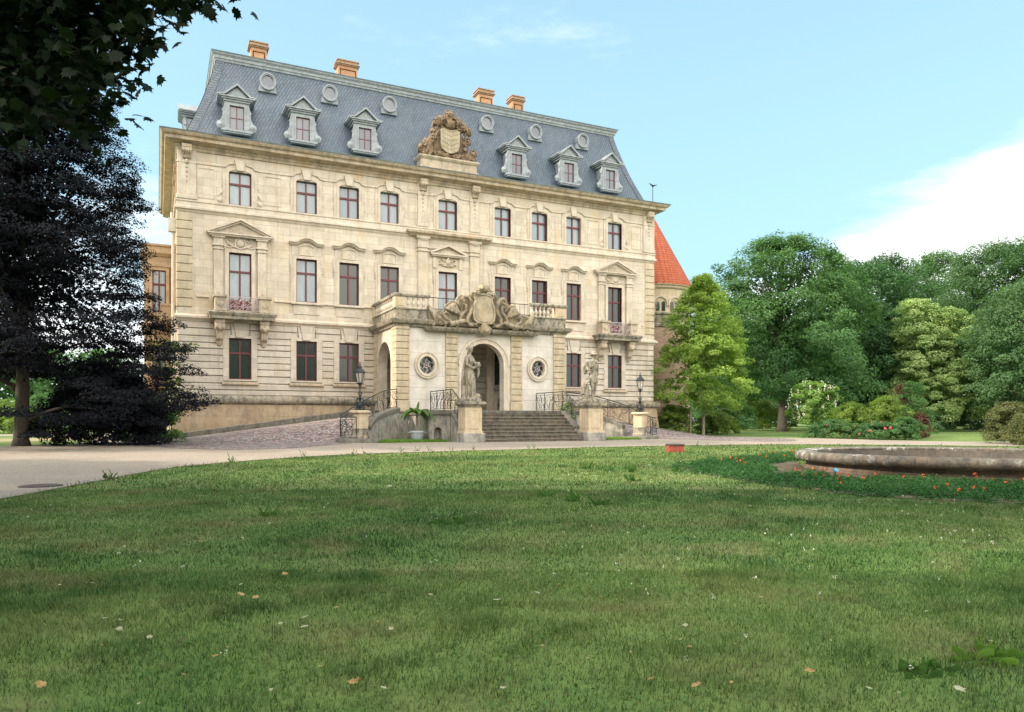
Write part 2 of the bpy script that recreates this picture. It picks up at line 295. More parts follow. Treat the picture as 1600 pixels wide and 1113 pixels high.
# ---------------------------------------------------------------- mesh helpers
def tag(o, label=None, cat=None, group=None, kind=None):
    if label: o['label'] = label
    if cat: o['category'] = cat
    if group: o['group'] = group
    if kind: o['kind'] = kind
    return o
def empty(name, loc=(0, 0, 0), rz=0., **kw):
    o = bpy.data.objects.new(name, None); col.objects.link(o); o.location = loc; o.rotation_euler = (0, 0, rz); o.empty_display_size = .2
    return tag(o, **kw)
def link(me, name, mat, parent=None, loc=None, rz=None):
    o = bpy.data.objects.new(name, me); col.objects.link(o)
    if mat is not None:
        me.materials.clear(); me.materials.append(M[mat] if isinstance(mat, str) else mat)
    if parent is not None: o.parent = parent
    if loc is not None: o.location = loc
    if rz is not None: o.rotation_euler = (0, 0, rz)
    return o
class MB:
    def __init__(s): s.v = []; s.f = []
    def add(s, vs, fs, mat=None):
        b = len(s.v)
        s.v += [tuple(mat @ Vector(p)) if mat is not None else tuple(p) for p in vs]
        s.f += [tuple(i + b for i in f) for f in fs]
        return s
    def box(s, x0, x1, y0, y1, z0, z1, mat=None):
        return s.add([(x0, y0, z0), (x1, y0, z0), (x1, y1, z0), (x0, y1, z0), (x0, y0, z1), (x1, y0, z1), (x1, y1, z1), (x0, y1, z1)],
                     [(0, 3, 2, 1), (4, 5, 6, 7), (0, 1, 5, 4), (1, 2, 6, 5), (2, 3, 7, 6), (3, 0, 4, 7)], mat)
    def bev(s, x0, x1, y0, y1, z0, z1, b=.015, mat=None):
        """box whose front (-y) face has chamfered edges"""
        return s.add([(x0, y0 + b, z0), (x1, y0 + b, z0), (x1, y1, z0), (x0, y1, z0), (x0, y0 + b, z1), (x1, y0 + b, z1), (x1, y1, z1), (x0, y1, z1),
                      (x0 + b, y0, z0 + b), (x1 - b, y0, z0 + b), (x1 - b, y0, z1 - b), (x0 + b, y0, z1 - b)],
                     [(0, 3, 2, 1), (4, 5, 6, 7), (1, 2, 6, 5), (3, 0, 4, 7), (2, 3, 7, 6), (8, 9, 10, 11), (0, 1, 9, 8), (1, 5, 10, 9), (5, 4, 11, 10), (4, 0, 8, 11)], mat)
    def prism(s, poly, a0, a1, axis='y', mat=None):
        n = len(poly)
        if axis == 'y': vs = [(p[0], a0, p[1]) for p in poly] + [(p[0], a1, p[1]) for p in poly]
        elif axis == 'x': vs = [(a0, p[0], p[1]) for p in poly] + [(a1, p[0], p[1]) for p in poly]
        else: vs = [(p[0], p[1], a0) for p in poly] + [(p[0], p[1], a1) for p in poly]
        fs = [tuple(range(n)), tuple(range(2 * n - 1, n - 1, -1))] + [(i, i + n, (i + 1) % n + n, (i + 1) % n) for i in range(n)]
        return s.add(vs, fs, mat)
    def ring(s, outer, inner, a0, a1, axis='y', closed=False, mat=None):
        n = len(outer); vs = []
        for a in (a0, a1):
            for P_ in (outer, inner):
                for p in P_: vs.append((p[0], a, p[1]) if axis == 'y' else ((a, p[0], p[1]) if axis == 'x' else (p[0], p[1], a)))
        fs = []
        for i in range(n if closed else n - 1):
            j = (i + 1) % n
            fs += [(i, j, n + j, n + i), (2 * n + i, 3 * n + i, 3 * n + j, 2 * n + j), (i, 2 * n + i, 2 * n + j, j), (n + i, n + j, 3 * n + j, 3 * n + i)]
        if not closed: fs += [(0, n, 3 * n, 2 * n), (n - 1, 3 * n - 1, 4 * n - 1, 2 * n - 1)]
        return s.add(vs, fs, mat)
    def ribbon(s, pts, wd, y0, y1, mat=None, closed=False):
        """band following pts (x,z), width wd, between y0 and y1"""
        n = len(pts); o_, i_ = [], []
        for k, p in enumerate(pts):
            a = pts[(k - 1) % n] if (k > 0 or closed) else p; b = pts[(k + 1) % n] if (k < n - 1 or closed) else p
            d = Vector((b[0] - a[0], b[1] - a[1])).normalized(); nn = Vector((-d.y, d.x))
            o_.append((p[0] + nn.x * wd / 2, p[1] + nn.y * wd / 2)); i_.append((p[0] - nn.x * wd / 2, p[1] - nn.y * wd / 2))
        return s.ring(o_, i_, y0, y1, 'y', closed, mat)
    def tube(s, pts, r, n=6, caps=True, mat=None, closed=False):
        pts = [Vector(p) for p in pts]; m = len(pts)
        rs = r if isinstance(r, (list, tuple)) else [r] * m
        vs = []; fs = []; up = None
        for i, p in enumerate(pts):
            a = pts[i - 1] if i > 0 else (pts[-1] if closed else pts[0]); b = pts[(i + 1) % m] if (i < m - 1 or closed) else pts[i]
            t = (b - a)
            if t.length < 1e-9: t = Vector((0, 0, 1))
            t.normalize()
            if up is None: up = Vector((0, 0, 1)) if abs(t.z) < .9 else Vector((1, 0, 0))
            x = up - t * up.dot(t)
            if x.length < 1e-6: x = t.orthogonal()
            x.normalize(); up = x; y = t.cross(x)
            for k in range(n):
                c_, s_ = math.cos(2 * PI * k / n), math.sin(2 * PI * k / n)
                vs.append(p + (x * c_ + y * s_) * rs[i])
        for i in range(m if closed else m - 1):
            j = (i + 1) % m
            for k in range(n): fs.append((i * n + k, i * n + (k + 1) % n, j * n + (k + 1) % n, j * n + k))
        if caps and not closed: fs += [tuple(range(n - 1, -1, -1)), tuple((m - 1) * n + k for k in range(n))]
        return s.add(vs, fs, mat)
    def lathe(s, prof, n=16, c=(0, 0, 0), mat=None, ph=0., sx=1., sy=1., caps=True):
        vs = []; fs = []; m = len(prof)
        for r, z in prof:
            for k in range(n): vs.append((c[0] + sx * r * math.cos(2 * PI * k / n + ph), c[1] + sy * r * math.sin(2 * PI * k / n + ph), c[2] + z))
        for i in range(m - 1):
            for k in range(n): fs.append((i * n + k, i * n + (k + 1) % n, (i + 1) * n + (k + 1) % n, (i + 1) * n + k))
        if caps: fs += [tuple(range(n - 1, -1, -1)), tuple((m - 1) * n + k for k in range(n))]
        return s.add(vs, fs, mat)
    def ell(s, c, r, nu=10, nv=7, mat=None):
        pr = []
        vs = [(c[0], c[1], c[2] - r[2])]; fs = []
        for j in range(1, nv):
            a = -PI / 2 + PI * j / nv
            for k in range(nu): vs.append((c[0] + r[0] * math.cos(a) * math.cos(2 * PI * k / nu), c[1] + r[1] * math.cos(a) * math.sin(2 * PI * k / nu), c[2] + r[2] * math.sin(a)))
        vs.append((c[0], c[1], c[2] + r[2])); t = len(vs) - 1
        for k in range(nu):
            fs.append((0, 1 + (k + 1) % nu, 1 + k)); fs.append((t, t - nu + k, t - nu + (k + 1) % nu))
            for j in range(nv - 2): a = 1 + j * nu; fs.append((a + k, a + (k + 1) % nu, a + nu + (k + 1) % nu, a + nu + k))
        return s.add(vs, fs, mat)
    def sweep(s, prof, path, closed_prof=True, mat=None, up=None):
        """prof: (d outward, z); path: xy polyline, outward on its right-hand side"""
        n = len(path); m = len(prof); vs = []; fs = []
        for i, p in enumerate(path):
            p = Vector(p)
            ds = []
            if i > 0: ds.append((p - Vector(path[i - 1])).normalized())
            if i < n - 1: ds.append((Vector(path[i + 1]) - p).normalized())
            ns = [Vector((d.y, -d.x)) for d in ds]
            if len(ns) == 2:
                b = (ns[0] + ns[1]); b = b / max(.3, b.length_squared) * 2
            else: b = ns[0]
            for d, z in prof: vs.append((p.x + b.x * d, p.y + b.y * d, z + (up[i] if up else 0)))
        for i in range(n - 1):
            for k in range(m if closed_prof else m - 1):
                k2 = (k + 1) % m; fs.append((i * m + k, i * m + k2, (i + 1) * m + k2, (i + 1) * m + k))
        if closed_prof: fs += [tuple(range(m - 1, -1, -1)), tuple((n - 1) * m + k for k in range(m))]
        return s.add(vs, fs, mat)
    def mesh(s, name):
        me = bpy.data.meshes.new(name); me.from_pydata(s.v, [], s.f); me.validate(); me.update(); return me
    def build(s, name, mat, parent=None, loc=None, rz=None, smooth=False, fix=True, **kw):
        me = s.mesh(name)
        if fix:
            import bmesh
            bm = bmesh.new(); bm.from_mesh(me); bmesh.ops.recalc_face_normals(bm, faces=bm.faces[:]); bm.to_mesh(me); bm.free()
        if smooth: me.polygons.foreach_set('use_smooth', [True] * len(me.polygons)); smooth_angle(me, smooth)
        return tag(link(me, name, mat, parent, loc, rz), **kw)
def smooth_angle(me, a):
    if a is True: return
    me.set_sharp_from_angle(angle=R(a))
def remeshed(mb, name, mat, parent=None, voxel=.03, smooth_it=2, disp=0., loc=None, rz=None):
    """fuse the collected solids into one continuous sculpted surface"""
    me = mb.mesh(name); o = bpy.data.objects.new('tmp', me); col.objects.link(o)
    md = o.modifiers.new('r', 'REMESH'); md.mode = 'VOXEL'; md.voxel_size = voxel; md.use_smooth_shade = True
    if smooth_it:
        sm = o.modifiers.new('s', 'SMOOTH'); sm.iterations = smooth_it; sm.factor = .5
    if disp:
        tx = bpy.data.textures.new('t', 'CLOUDS'); tx.noise_scale = disp * 6; tx.noise_depth = 1
        dm = o.modifiers.new('d', 'DISPLACE'); dm.texture = tx; dm.strength = disp; dm.mid_level = .5
    dg = bpy.context.evaluated_depsgraph_get(); dg.update()
    me2 = bpy.data.meshes.new_from_object(o.evaluated_get(dg)); me2.name = name
    bpy.data.objects.remove(o)
    me2.polygons.foreach_set('use_smooth', [True] * len(me2.polygons))
    return link(me2, name, mat, parent, loc, rz)
def npmesh(name, V, nper, mat, parent=None, tint=None, smooth=False):
    """V: (N*nper, 3) array, consecutive nper vertices form a face"""
    V = np.asarray(V, dtype=np.float32); n = len(V) // nper
    me = bpy.data.meshes.new(name); me.vertices.add(len(V)); me.vertices.foreach_set('co', V.ravel())
    me.loops.add(len(V)); me.loops.foreach_set('vertex_index', np.arange(len(V), dtype=np.int32))
    me.polygons.add(n); me.polygons.foreach_set('loop_start', np.arange(n, dtype=np.int32) * nper)
    if tint is not None:
        at = me.attributes.new('tint', 'FLOAT', 'POINT'); at.data.foreach_set('value', np.repeat(np.asarray(tint, dtype=np.float32), nper))
    me.update(calc_edges=True)
    return link(me, name, mat, parent)
def gz(x, y):
    t = min(1, max(0, (y + 17) / 8)); return .12 * t * t * (3 - 2 * t)
def camp(x, y, dep):
    """a point seen at photo pixel (x, y) at a given depth: used to measure positions"""
    return CAM + dep * (FW + RT * (x - 800) / 1166 + np.array([0, 0, (659 - y) / 1166]))
def at(x, dep):
    p = CAM + dep * (FW + RT * (x - 800) / 1166); return float(p[0]), float(p[1])

# ================================================================ PALACE
palace = empty('palace', (0, 0, 0), label='four-storey cream sandstone palace with slate mansard roof, dormers and arched entrance porch', cat='palace')
FX0, FX1, DEPTH = 0.0, 30.0, 16.0
WX = [3.05, 6.53, 8.9, 11.27, 14.87, 18.52, 21.11, 23.63, 26.82]
def arc(cx, z0, hw, rise, n=9):
    """segmental arch points left to right"""
    if rise <= 0: return [(cx - hw, z0), (cx + hw, z0)]
    rad = (hw * hw + rise * rise) / (2 * rise); a = math.asin(min(1, hw / rad)); cz = z0 + rise - rad
    return [(cx + rad * math.sin(-a + 2 * a * i / n), cz + rad * math.cos(-a + 2 * a * i / n)) for i in range(n + 1)]
def openings_wall(mb, x0, x1, z0, z1, ops, y0, y1):
    xs = sorted({x0, x1} | {o[0] for o in ops} | {o[1] for o in ops}); zs = sorted({z0, z1} | {o[2] for o in ops} | {o[3] for o in ops})
    for i in range(len(xs) - 1):
        for j in range(len(zs) - 1):
            cx, cz = (xs[i] + xs[i + 1]) / 2, (zs[j] + zs[j + 1]) / 2
            if any(o[0] < cx < o[1] and o[2] < cz < o[3] for o in ops): continue
            mb.add([(xs[i], y0, zs[j]), (xs[i + 1], y0, zs[j]), (xs[i + 1], y0, zs[j + 1]), (xs[i], y0, zs[j + 1])], [(0, 1, 2, 3)])
    for o in ops:  # reveals
        mb.add([(o[0], y0, o[2]), (o[0], y1, o[2]), (o[0], y1, o[3]), (o[0], y0, o[3])], [(0, 1, 2, 3)])
        mb.add([(o[1], y0, o[2]), (o[1], y1, o[2]), (o[1], y1, o[3]), (o[1], y0, o[3])], [(3, 2, 1, 0)])
        mb.add([(o[0], y0, o[3]), (o[0], y1, o[3]), (o[1], y1, o[3]), (o[1], y0, o[3])], [(0, 1, 2, 3)])
        mb.add([(o[0], y0, o[2]), (o[0], y1, o[2]), (o[1], y1, o[2]), (o[1], y0, o[2])], [(3, 2, 1, 0)])
HW = [.56] * 9; HW[0] = .57; HW[4] = .6
Z2 = (12.68, 14.40, .17); Z1 = (7.72, 10.12); Z0 = (3.36, 5.56)
gf_has = [0, 1, 2, 5, 7, 8]
ops = []
for i, x in enumerate(WX):
    h = HW[i]
    ops.append((x - h, x + h, Z2[0], Z2[1] + Z2[2]))
    ops.append((x - h, x + h, 7.05 if i in (0, 8) else (6.9 if i == 4 else Z1[0]), Z1[1]))
    if i in gf_has: ops.append((x - h, x + h, Z0[0], Z0[1]))
ops.append((14.2, 15.6, 1.7, 4.9))
mb = MB(); openings_wall(mb, FX0 + .06, FX1 - .06, 6.43, 15.3, [o for o in ops if o[2] > 6.4], 0, .3); mb.build('facade_wall', 'ashlar', palace, fix=False)
mb = MB(); openings_wall(mb, FX0 + .06, FX1 - .06, 2.3, 6.43, [o for o in ops if o[2] < 6.4], .05, .35); mb.build('ground_storey_wall', 'rustic', palace, fix=False)
# dark rooms behind the windows keep light from leaking
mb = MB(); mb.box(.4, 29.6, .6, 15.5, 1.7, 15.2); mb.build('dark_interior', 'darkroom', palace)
# rusticated blocks of the ground storey (real bands with open joints)
mb = MB(); random.seed(3)
zs = [2.5, 2.79, 3.14, 3.53, 3.90, 4.25, 4.61, 4.95, 5.26, 5.60, 6.0, 6.36]
surr0 = [(WX[i] - .86, WX[i] + .86, 3.06, 5.66) for i in gf_has]
keyz = [(WX[i] - .50, WX[i] + .50, 5.6, 6.43) for i in gf_has]
for j in range(len(zs) - 1):
    z0, z1 = zs[j], zs[j + 1]
    blocked = sorted([(a, b_) for a, b_, c_, d_ in surr0 + keyz if c_ < z1 - .1 and d_ > z0 + .1])
    segs = []; x = 0.0
    for a, b_ in blocked + [(30., 30.)]:
        if a > x + .05: segs.append((x, a))
        x = max(x, b_)
    for a, b_ in segs: mb.bev(a, b_, -.055 - random.random() * .004, .05, z0 + .022, z1 - .022, .02)
mb.build('rusticated_bands', 'rustic', palace)
# side walls
mb = MB()
mb.add([(0, 0, 0), (0, 16, 0), (0, 16, 15.3), (0, 0, 15.3)], [(0, 3, 2, 1)]); mb.build('side_wall', 'orange', palace, fix=False)
mb = MB(); mb.add([(30, 0.0, 0), (30, 16, 0), (30, 16, 15.3), (30, 0, 15.3), (0.3, 16, 0), (0.3, 16, 15.3)], [(0, 1, 2, 3), (1, 4, 5, 2)]); mb.build('side_wall', 'rustic', palace, fix=False)
path3 = [(0, 16), (0, 0), (30, 0), (30, 16)]
mb = MB(); mb.sweep([(0, 0), (.34, 0), (.16, 2.02), (.0, 2.02)], path3); mb.build('plinth', 'plinth', palace)
pr = [(0, 2.0), (.14, 2.0)] + [(.10 + .26 * math.cos(a), 2.26 + .24 * math.sin(a)) for a in np.linspace(-1.2, 1.2, 8)] + [(.12, 2.5), (0, 2.52)]
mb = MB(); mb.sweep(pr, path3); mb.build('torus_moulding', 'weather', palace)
mb = MB(); mb.sweep([(0, 6.36), (.06, 6.36), (.08, 6.42), (.16, 6.5), (.22, 6.52), (.22, 6.62), (.12, 6.70), (.05, 6.74), (.05, 7.04), (0, 7.06)], path3); mb.build('string_course', 'trim', palace)
mb = MB(); mb.sweep([(0, 12.0), (.05, 12.05), (.09, 12.16), (.17, 12.18), (.17, 12.28), (.11, 12.33), (.09, 12.55), (.13, 12.58), (.13, 12.66), (0, 12.68)], path3); mb.build('storey_band', 'trim', palace)
mb = MB(); mb.sweep([(0, 15.22), (.07, 15.24), (.10, 15.36), (.16, 15.40), (.16, 15.50), (.38, 15.56), (.60, 15.60), (.62, 15.76), (.74, 15.80), (.82, 15.90), (.84, 15.94), (0, 15.98)], path3); mb.build('main_cornice', 'cornice', palace)
mb = MB(); mb.sweep([(.86, 15.945), (.88, 16.0), (.50, 16.12), (-.40, 16.36), (-.5, 16.2), (0, 15.985)], path3); mb.build('gutter_apron', 'zincdark', palace)
# sill course of the first floor and frieze line of the second
mb = MB()
for a, b_ in ((.9, 1.5), (4.8, 10.35), (12.4, 12.9), (17.2, 18), (20.4, 24.6), (29, 29.1)):
    mb = MB(); mb.bev(a, b_, -.09, .02, 7.62, 7.72, .02); mb.build('sill_course', 'trim', palace)
for i in (1, 2, 3, 5, 6, 7):
    x = WX[i]; mb = MB(); mb.bev(x - .86, x + .86, -.17, .02, 7.58, 7.70, .02); mb.bev(x - .72, x + .72, -.05, .02, 7.0, 7.56, .012); mb.build('window_sill', 'trim', palace)
prev = .95
for i, x in enumerate(WX):
    mb = MB(); mb.bev(prev, x - .86, -.05, .02, 14.60, 14.67, .015); prev = x + .86; mb.build('frieze_moulding', 'trim', palace)
mb = MB(); mb.bev(prev, 29.05, -.05, .02, 14.60, 14.67, .015); mb.build('frieze_moulding', 'trim', palace)
for a, b_ in ((.95, 1.75), (4.28, 5.15), (24.75, 25.6), (28.2, 28.95)):
    mb = MB(); mb.ribbon([(a, 12.86), (b_, 12.86), (b_, 14.42), (a, 14.42)], .05, -.03, .02, closed=True); mb.build('wall_panel', 'trim', palace)
# quoins
for x0, x1 in ((-.07, .70), (29.30, 30.07)):
    mb = MB()
    for j in range(11):
        z0 = 7.08 + j * .448
        mb.bev(x0, x1 - (.0 if j % 2 else .02), -.07, .5, z0 + .018, z0 + .43, .022)
    mb.build('quoins', 'quoin', palace)
# second floor pilasters with consoles and garlands
def console(x, z, name='console'):
    mb = MB()
    mb.box(x - .24, x + .24, -.42, .02, z + .30, z + .46)
    mb.tube([(x - .25, -.28, z + .2), (x + .25, -.28, z + .2)], .15, 10)
    mb.tube([(x - .2, -.15, z - .12), (x + .2, -.15, z - .12)], .10, 10)
    for k in (-.16, -.05, .06, .17): mb.tube([(x + k, -.36, z + .3), (x + k, -.42, z + .12), (x + k, -.24, z - .05), (x + k, -.2, z - .2)], .045, 5)
    mb.ell((x, -.1, z - .36), (.12, .1, .16), 8, 6)
    for q in range(4): mb.ell((x, -.06, z - .66 - q * .24), (.11 - .018 * q, .07, .10), 8, 6); mb.ell((x - .07, -.04, z - .6 - q * .24), (.06, .05, .05), 6, 5); mb.ell((x + .07, -.04, z - .6 - q * .24), (.06, .05, .05), 6, 5)
    mb.build(name, 'cornice', palace, smooth=50)
for x, hw in ((.42, .46), (13.28, .30), (16.62, .30), (29.58, .46)):
    mb = MB(); mb.bev(x - hw, x + hw, -.10, .02, 12.9, 15.22, .02); mb.bev(x - hw - .05, x + hw + .05, -.15, .02, 12.68, 12.9, .03)
    mb.bev(x - hw - .04, x + hw + .04, -.125, .02, 14.56, 14.66, .02)
    mb.build('upper_pilaster', 'trim', palace)
    console(x if hw < .4 else x, 15.0)
# central first-floor pilasters and entablature
for x in (13.28, 16.60):
    mb = MB(); mb.bev(x - .30, x + .30, -.16, .02, 7.3, 11.2, .02)
    for z0, z1, e in ((6.75, 7.3, .08), (11.2, 11.28, .06), (11.42, 11.52, .06), (11.28, 11.42, .0), (11.52, 11.95, .03), (11.95, 12.1, .12)): mb.bev(x - .30 - e, x + .30 + e, -.16 - e, .02, z0, z1, .02)
    for k in range(5): mb.box(x - .26 + k * .11, x - .20 + k * .11, -.27, -.2, 11.86, 11.95)
    mb.build('tall_pilaster', 'trim', palace)
mb = MB(); mb.sweep([(0, 12.08), (.2, 12.08), (.24, 12.16), (.42, 12.24), (.44, 12.36), (.34, 12.44), (0, 12.5)], [(12.66, .02), (12.66, -.02), (17.24, -.02), (17.24, .02)])
mb.bev(13.6, 16.28, -.08, .02, 11.42, 11.5, .02)
mb.build('entablature', 'cornice', palace)

# ------------------------------------------------ windows
def window_meshes(hw, z0, z1, rise, trans=.66):
    """frame and pane around local x=0; z from z0 to z1 (+rise)"""
    top = arc(0, z1, hw, rise) if rise else [(-hw, z1), (hw, z1)]
    o_ = [(-hw, z0)] + top + [(hw, z0)]; t = .065
    topi = arc(0, z1 - t * .6, hw - t, rise) if rise else [(-hw + t, z1 - t), (hw - t, z1 - t)]
    i_ = [(-hw + t, z0 + t)] + topi + [(hw - t, z0 + t)]
    fr = MB(); fr.ring(o_, i_, .14, .24, 'y', True)
    zt = z0 + (z1 - z0) * trans
    fr.box(-.045, .045, .128, .235, z0 + t, zt - .05); fr.box(-.035, .035, .13, .235, zt + .05, z1 + rise - t * .8)
    fr.box(-hw + t, hw - t, .115, .235, zt - .05, zt + .05)
    pn = MB(); pn.add([(p[0], .19, p[1]) for p in [(-hw + .03, z0 + .03)] + (arc(0, z1 - .03, hw - .03, rise) if rise else [(-hw + .03, z1 - .03), (hw - .03, z1 - .03)]) + [(hw - .03, z0 + .03)]], [tuple(range(12 if rise else 4))])
    return fr, pn
def place_window(x, hw, z0, z1, rise, pane, trans=.66):
    fr, pn = window_meshes(hw, z0, z1, rise, trans)
    f = fr.build('window', 'red', palace, loc=(x, 0, 0)); p = pn.build('pane', pane, f, fix=False)
    # make sure the pane faces outwards
    if p.data.polygons[0].normal.y > 0: p.data.flip_normals()
    # individual lean of the glass so that reflections vary
    p.rotation_euler = (0, 0, R(random.uniform(-1.5, 1.5)))
    return f
random.seed(11)
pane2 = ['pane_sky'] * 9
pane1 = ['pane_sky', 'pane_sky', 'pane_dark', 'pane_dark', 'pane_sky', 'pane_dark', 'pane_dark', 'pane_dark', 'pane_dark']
for i, x in enumerate(WX):
    hw = HW[i]
    # ---- second floor
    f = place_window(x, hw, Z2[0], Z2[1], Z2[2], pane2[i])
    s = MB(); w0 = hw
    inner = [(-w0, 12.66)] + arc(0, Z2[1], w0, .17) + [(w0, 12.66)]
    mid = [(-w0 - .15, 12.66)] + arc(0, Z2[1] + .10, w0 + .15, .19) + [(w0 + .15, 12.66)]
    s.ring(mid, inner, -.085, .16)
    oz = [(-w0 - .30, 12.66), (-w0 - .30, 14.62), (-w0 - .22, 14.66)] + [(p[0], p[1] + .0) for p in arc(0, 14.72, .62, .2, 6)] + [(w0 + .22, 14.66), (w0 + .30, 14.62), (w0 + .30, 12.66)]
    n_ = len(oz); inn = [(-w0 - .1, 12.66)] + [(-w0 - .1 + (2 * w0 + .2) * k / (n_ - 3), 14.45) for k in range(n_ - 2)] + [(w0 + .1, 12.66)]
    s.ring(oz, inn, -.045, .1)
    s.ribbon([(-.88, 14.635), (-.74, 14.66), (-.60, 14.79), (-.30, 14.865)], .06, -.12, -.02); s.ribbon([(.30, 14.865), (.60, 14.79), (.74, 14.66), (.88, 14.635)], .06, -.12, -.02)
    s.add([(-.17, -.16, 14.50), (.17, -.16, 14.50), (.28, -.16, 15.06), (-.28, -.16, 15.06), (-.17, .02, 14.50), (.17, .02, 14.50), (.28, .02, 15.06), (-.28, .02, 15.06)], [(0, 1, 2, 3), (4, 7, 6, 5), (0, 4, 5, 1), (1, 5, 6, 2), (2, 6, 7, 3), (3, 7, 4, 0)])
    for sgn in (-1, 1):
        for zz in (14.2, 13.75, 13.3): s.tube([(sgn * (w0 + .33), -.03, zz), (sgn * (w0 + .33), -.03, zz - .16)], .02, 5)
        if i in (0, 8):  # carved scrolls at the foot
            s.lathe([(.13, 0), (.13, .05), (.05, .1)], 12, mat=Matrix.Translation((sgn * (w0 + .45), 0, 12.86)) @ Matrix.Rotation(R(90), 4, 'X'))
            s.tube([(sgn * (w0 + .42), -.04, 12.95), (sgn * (w0 + .5), -.04, 13.1), (sgn * (w0 + .36), -.04, 13.3)], .035, 5)
    s.build('surround', 'trim', f, smooth=30)
    # ---- first floor
    big = i in (0, 8)
    z0 = 7.05 if big else (6.9 if i == 4 else Z1[0])
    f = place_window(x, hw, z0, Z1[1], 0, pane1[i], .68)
    s = MB()
    if not big:
        s.ring([(-w0 - .17, z0), (-w0 - .17, 10.28), (w0 + .17, 10.28), (w0 + .17, z0)], [(-w0, z0), (-w0, 10.12), (w0, 10.12), (w0, z0)], -.09, .16)
        s.ring([(-w0 - .28, z0), (-w0 - .28, 9.7), (-w0 - .36, 9.72), (-w0 - .36, 10.3), (w0 + .36, 10.3), (w0 + .36, 9.72), (w0 + .28, 9.7), (w0 + .28, z0)],
               [(-w0 - .1, z0), (-w0 - .1, 9.7), (-w0 - .1, 9.72), (-w0 - .1, 10.2), (w0 + .1, 10.2), (w0 + .1, 9.72), (w0 + .1, 9.7), (w0 + .1, z0)], -.045, .02)
        for sgn in (-1, 1):
            for zz in (9.6, 9.45): s.box(sgn * (w0 + .33) - .03, sgn * (w0 + .33) + .03, -.07, 0, zz - .08, zz)
    if not big and i != 4:
        s.bev(-.80, .80, -.05, .02, 10.3, 10.9, .015)
        s.ring([(-.42, 10.30)] + arc(0, 10.82, .42, .13, 6) + [(.42, 10.30)], [(-.36, 10.36)] + arc(0, 10.78, .36, .1, 6) + [(.36, 10.36)], -.11, -.04, 'y', True)
        eb = [(-.92, 10.93), (-.56, 10.93), (-.46, 10.98), (-.33, 11.09), (-.16, 11.16), (0, 11.18), (.16, 11.16), (.33, 11.09), (.46, 10.98), (.56, 10.93), (.92, 10.93)]
        s.ribbon(eb, .09, -.20, .02); s.ribbon([(a * 1.04, b_ + .075) for a, b_ in eb], .07, -.29, .02); s.ribbon([(a * .97, b_ - .065) for a, b_ in eb], .05, -.12, .02)
    if i == 4:
        s.bev(-.95, -.72, -.10, .02, 10.3, 11.0, .02); s.bev(.72, .95, -.10, .02, 10.3, 11.0, .02)
        for zz, e in ((11.0, .0), (11.08, .07)): s.box(-1.05 - e, 1.05 + e, -.22 - e, .02, zz, zz + .08)
        s.ribbon([(-1.14, 11.20), (0, 11.68), (1.14, 11.20)], .10, -.28, .02); s.prism([(-.95, 11.2), (.95, 11.2), (0, 11.6)], -.06, .02)
    s.build('surround', 'trim', f, smooth=30) if not big else None
    if i == 4:
        s = MB(); s.ell((0, -.08, 10.72), (.16, .12, .2)); s.ell((0, -.1, 10.9), (.08, .1, .1))
        for sgn in (-1, 1):
            s.tube([(0, -.07, 10.5), (sgn * .3, -.07, 10.5), (sgn * .5, -.07, 10.75), (sgn * .35, -.07, 10.9), (sgn * .25, -.07, 10.72)], .05, 6); s.tube([(0, -.07, 10.45), (sgn * .25, -.07, 10.62), (sgn * .55, -.07, 10.58)], .05, 6)
        s.build('carved_ornament', 'trim', f, smooth=50)
    if big:
        s = MB()
        s.ring([(-w0 - .2, z0), (-w0 - .2, 10.32), (w0 + .2, 10.32), (w0 + .2, z0)], [(-w0, z0), (-w0, 10.12), (w0, 10.12), (w0, z0)], -.09, .16)
        s.bev(-1.35, 1.35, -.04, .02, 10.3, 10.95, .01)
        for sgn in (-1, 1):
            cx = sgn * 1.10
            s.bev(cx - .22, cx + .22, -.18, .02, 7.7, 10.2, .02); s.bev(cx - .12, cx + .12, -.205, -.17, 7.9, 10.1, .01)
            for z_, e, h_ in ((7.5, .05, .2), (10.2, .05, .07), (10.27, .0, .12), (10.39, .07, .09), (10.48, .02, .34), (10.82, .10, .1)): s.bev(cx - .22 - e, cx + .22 + e, -.18 - e, .02, z_, z_ + h_, .015)
        s.box(-1.55, 1.55, -.32, .02, 10.92, 11.0); s.box(-1.62, 1.62, -.40, .02, 11.0, 11.07)
        s.ribbon([(-1.68, 11.10), (0, 11.86), (1.68, 11.10)], .13, -.40, .02); s.ribbon([(-1.5, 11.06), (0, 11.74), (1.5, 11.06)], .09, -.28, .02)
        s.prism([(-1.45, 11.05), (1.45, 11.05), (0, 11.72)], -.10, .02)
        s.build('surround', 'trim', f, smooth=30)
        s = MB()  # fan shell in the pediment and relief over the window
        for k in range(11):
            a = PI * (k + .5) / 11; s.tube([(.12 * math.cos(a), -.13, 11.10 + .1 * math.sin(a)), (.56 * math.cos(a), -.15, 11.12 + .34 * math.sin(a))], [.02, .055], 6)
        s.ell((0, -.12, 10.62), (.20, .10, .24)); s.ring([(.3 * math.cos(a), 10.62 + .32 * math.sin(a)) for a in np.linspace(0, 2 * PI, 16)[:-1]], [(.22 * math.cos(a), 10.62 + .25 * math.sin(a)) for a in np.linspace(0, 2 * PI, 16)[:-1]], -.13, -.03, 'y', True)
        for sgn in (-1, 1):
            s.tube([(0, -.08, 10.38), (sgn * .3, -.08, 10.42), (sgn * .6, -.08, 10.55), (sgn * .72, -.07, 10.75)], [.05, .055, .045, .03], 6)
            s.tube([(sgn * .2, -.08, 10.85), (sgn * .42, -.08, 10.7), (sgn * .55, -.08, 10.8), (sgn * .48, -.08, 10.9)], .04, 6)
            s.tube([(sgn * .3, -.08, 10.5), (sgn * .5, -.08, 10.36), (sgn * .72, -.06, 10.42)], .04, 6)
